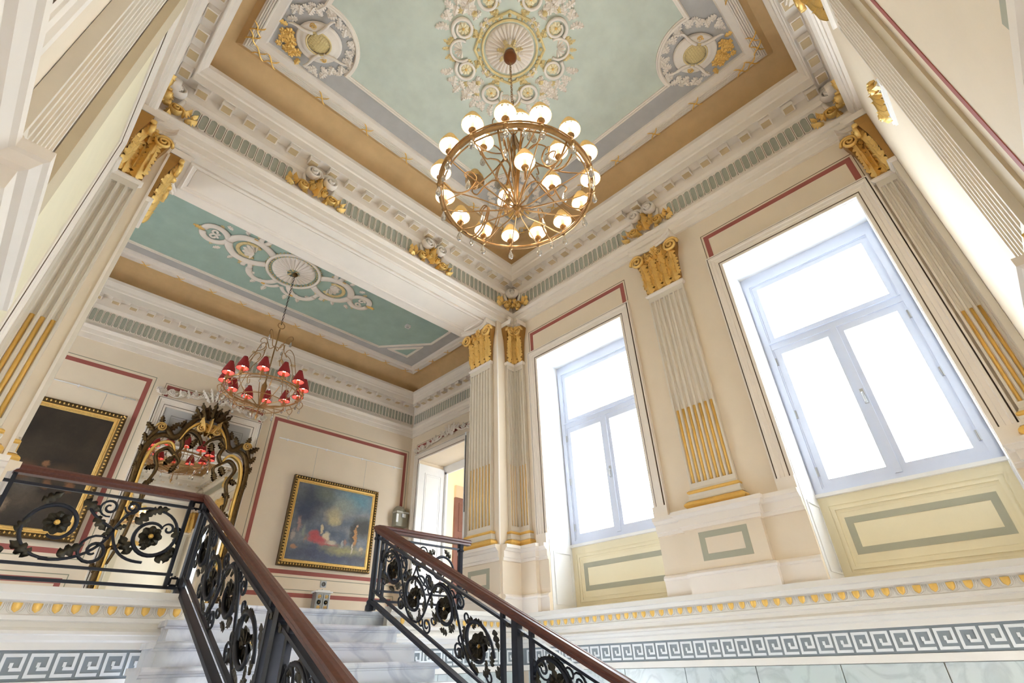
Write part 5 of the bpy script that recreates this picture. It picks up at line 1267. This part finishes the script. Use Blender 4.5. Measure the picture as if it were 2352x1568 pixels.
picture('landscape_painting', 'landscape painting with a red figure group in a gold frame right of the mirror', 3.13, 4.63, 1.275, 2.58, .095, land_m, wires=(3.42, 4.34))
picture('dark_painting', 'large dark figure painting in a gold frame, left of the mirror', -.72, .80, 1.285, 2.85, .11, dark_m, wires=(-.3, .5), ztop=3.085)
for label, a, b in (('thin white picture rail above the landscape painting', 2.77, 5.09), ('thin white picture rail above the large dark painting', -.9, .81)):
    t = thing('picture_rail', label, 'rail', LBACK.p((a + b) / 2, 0, 3.09), 'picture rails on the landing wall')
    mb = MB(); mb.tube([LBACK.p(a, .028, 3.10), LBACK.p(b, .028, 3.10)], .008, 6); build(mb, 'rod', white, t, smooth=True)
    for i in range(4):
        u = a + (b - a) * (.06 + .29 * i); mb = MB(); mb.box(LBACK, u - .008, u + .008, 0, .03, 3.085, 3.115); build(mb, 'bracket', white, t)
# metal box and plate low on the landing wall
t = thing('wall_box', 'ornate silver metal box with a white top below the landscape painting', 'box', LBACK.p(3.885, 0, .70))
mb = MB(); mb.box(LBACK, 3.775, 4.0, .0, .11, .70, .955); build(mb, 'body', steel, t)
mb = MB(); mb.box(LBACK, 3.75, 4.025, .0, .135, .955, .975); mb.box(LBACK, 3.79, 3.985, .01, .115, .975, .99); mb.ball(LBACK.p(3.89, .06, .997), .014); build(mb, 'lid', white, t)
for u in (3.785, 3.895):
    build(rect_border(LBACK, u, u + .095, .715, .945, .014, .11, .010), 'door_frame', steel, t)
    inst('rosette', ROS_I, LBACK.m(u + .047, .111, .83, .032), t); 
    for z in (.76, .90): inst('volute', VOL_G, LBACK.m(u + .047, .108, z, .05, kz=.05, kn=.06), t)
t = thing('wall_plate', 'small square patterned metal plate above the silver box', 'plate', LBACK.p(3.915, 0, 1.035))
mb = MB(); mb.box(LBACK, 3.87, 3.96, 0, .012, 1.035, 1.125); build(mb, 'plate', steel, t)
mb = MB(); mb.tube([LBACK.p(3.915 + .026 * math.cos(2 * PI * i / 16), .014, 1.08 + .026 * math.sin(2 * PI * i / 16)) for i in range(16)], .005, 5, closed=True); mb.tube([LBACK.p(3.915 + .012 * math.cos(2 * PI * i / 12), .014, 1.08 + .012 * math.sin(2 * PI * i / 12)) for i in range(12)], .004, 5, closed=True); build(mb, 'ring_motif', dark, t)
# domed wall unit in the corner by the door
t = thing('wall_unit', 'grey domed wall unit with white tags in the corner beside the white door', 'fixture', LBACK.p(5.12, 0, 2.06))
unitm = mat('grey_beige_plastic', (150, 146, 128), .5, mottle=.03)
mb = MB(); mb.box(LBACK, 5.0, 5.23, 0, .14, 2.06, 2.30); build(mb, 'body', unitm, t)
mb = MB(); rows = []
for j in range(6):
    a = PI / 2 * j / 5; rows.append([LBACK.p(5.115 + .115 * math.cos(a) * math.cos(PI * i / 10), .16 * math.cos(a) * math.sin(PI * i / 10), 2.30 + .13 * math.sin(a)) for i in range(11)])
mb.strip(rows); build(mb, 'dome', unitm, t, smooth=True)
mb = MB(); mb.box(LBACK, 4.985, 5.245, 0, .155, 2.285, 2.31); build(mb, 'rim', mat('light_grey_plastic', (190, 188, 176), .5, mottle=.02), t)
mb = MB(); mb.box(LBACK, 4.99, 5.03, .14, .148, 2.12, 2.26); build(mb, 'white_tag', white, t)
mb = MB(); mb.box(LBACK, 5.10, 5.17, .14, .165, 2.21, 2.27); build(mb, 'lens_block', white, t)

# ------------------------------------------------------------------ landing doorway
dr = struct('door_1', LEAST.p((DY0 + DY1) / 2, 0, LAND))
casing(LEAST, DY0, DY1, LAND, DZ, dr); red_arch(LEAST, DY0 - .11, DY1 + .11, 3.38, 3.55, dr); overdoor(LEAST, DY0 - .12, DY1 + .12, 3.372, 3.66, dr)
def door_leaf(name, F, u0, u1, z0, z1):
    o = MB(); o.box(F, u0, u1, 0, .04, z0, z1); lf = build(o, name, white, dr)
    for c, d in ((z0 + .15, z0 + .75), (z0 + .9, z1 - .15)):
        mb = MB()
        for e, n in ((0, .010), (.03, .006)):
            r_ = rect_border(F, u0 + .14 + e, u1 - .14 - e, c + e, d - e, .02, .04, n); mb.add(r_.v, r_.f)
        build(mb, 'leaf_panel', white, lf)
    return lf
door_leaf('door_leaf', Fr((0, DY1 - .005, 0), (1, 0, 0), (0, -1, 0)), 5.24, 5.90, LAND + .01, 3.16)
lf = door_leaf('door_leaf', Fr((0, DY0 + .01, 0), (1, 0, 0), (0, 1, 0)), 4.90, 5.30, LAND + .01, 3.16)
mb = MB(); bx(mb, 4.896, 4.902, DY0 + .015, DY0 + .03, 1.9, 3.1); build(mb, 'edge_bolt', dark, lf)
mb = MB(); bx(mb, LX1 + .56, LX1 + .60, DY1 - .10, DY1, LAND, 3.12); bx(mb, LX1 + .56, LX1 + .60, DY0, DY1, 3.08, 3.235); build(mb, 'inner_frame', white, dr)
d2 = struct('door_2', (6.8, LY1 + .10, LAND))
F = Fr((0, LY1 + .10, 0), (1, 0, 0), (0, -1, 0)); brown = mat('brown_red_door_paint', (124, 84, 74), .5, mottle=.08)
mb = MB(); mb.box(F, 6.46, 7.3, 0, .05, LAND, 2.85); build(mb, 'leaf', brown, d2)
mb = MB(); mb.box(F, 6.46, 7.3, 0, .06, 2.85, 3.09); build(mb, 'overpanel', mat('pinkish_beige_paint', (214, 190, 160), .6, mottle=.02), d2)
for c, d in ((.55, 1.3), (1.45, 2.1), (2.2, 2.75)): build(rect_border(F, 6.55, 7.2, c, d, .03, .05, .015), 'door_panel', brown, d2)
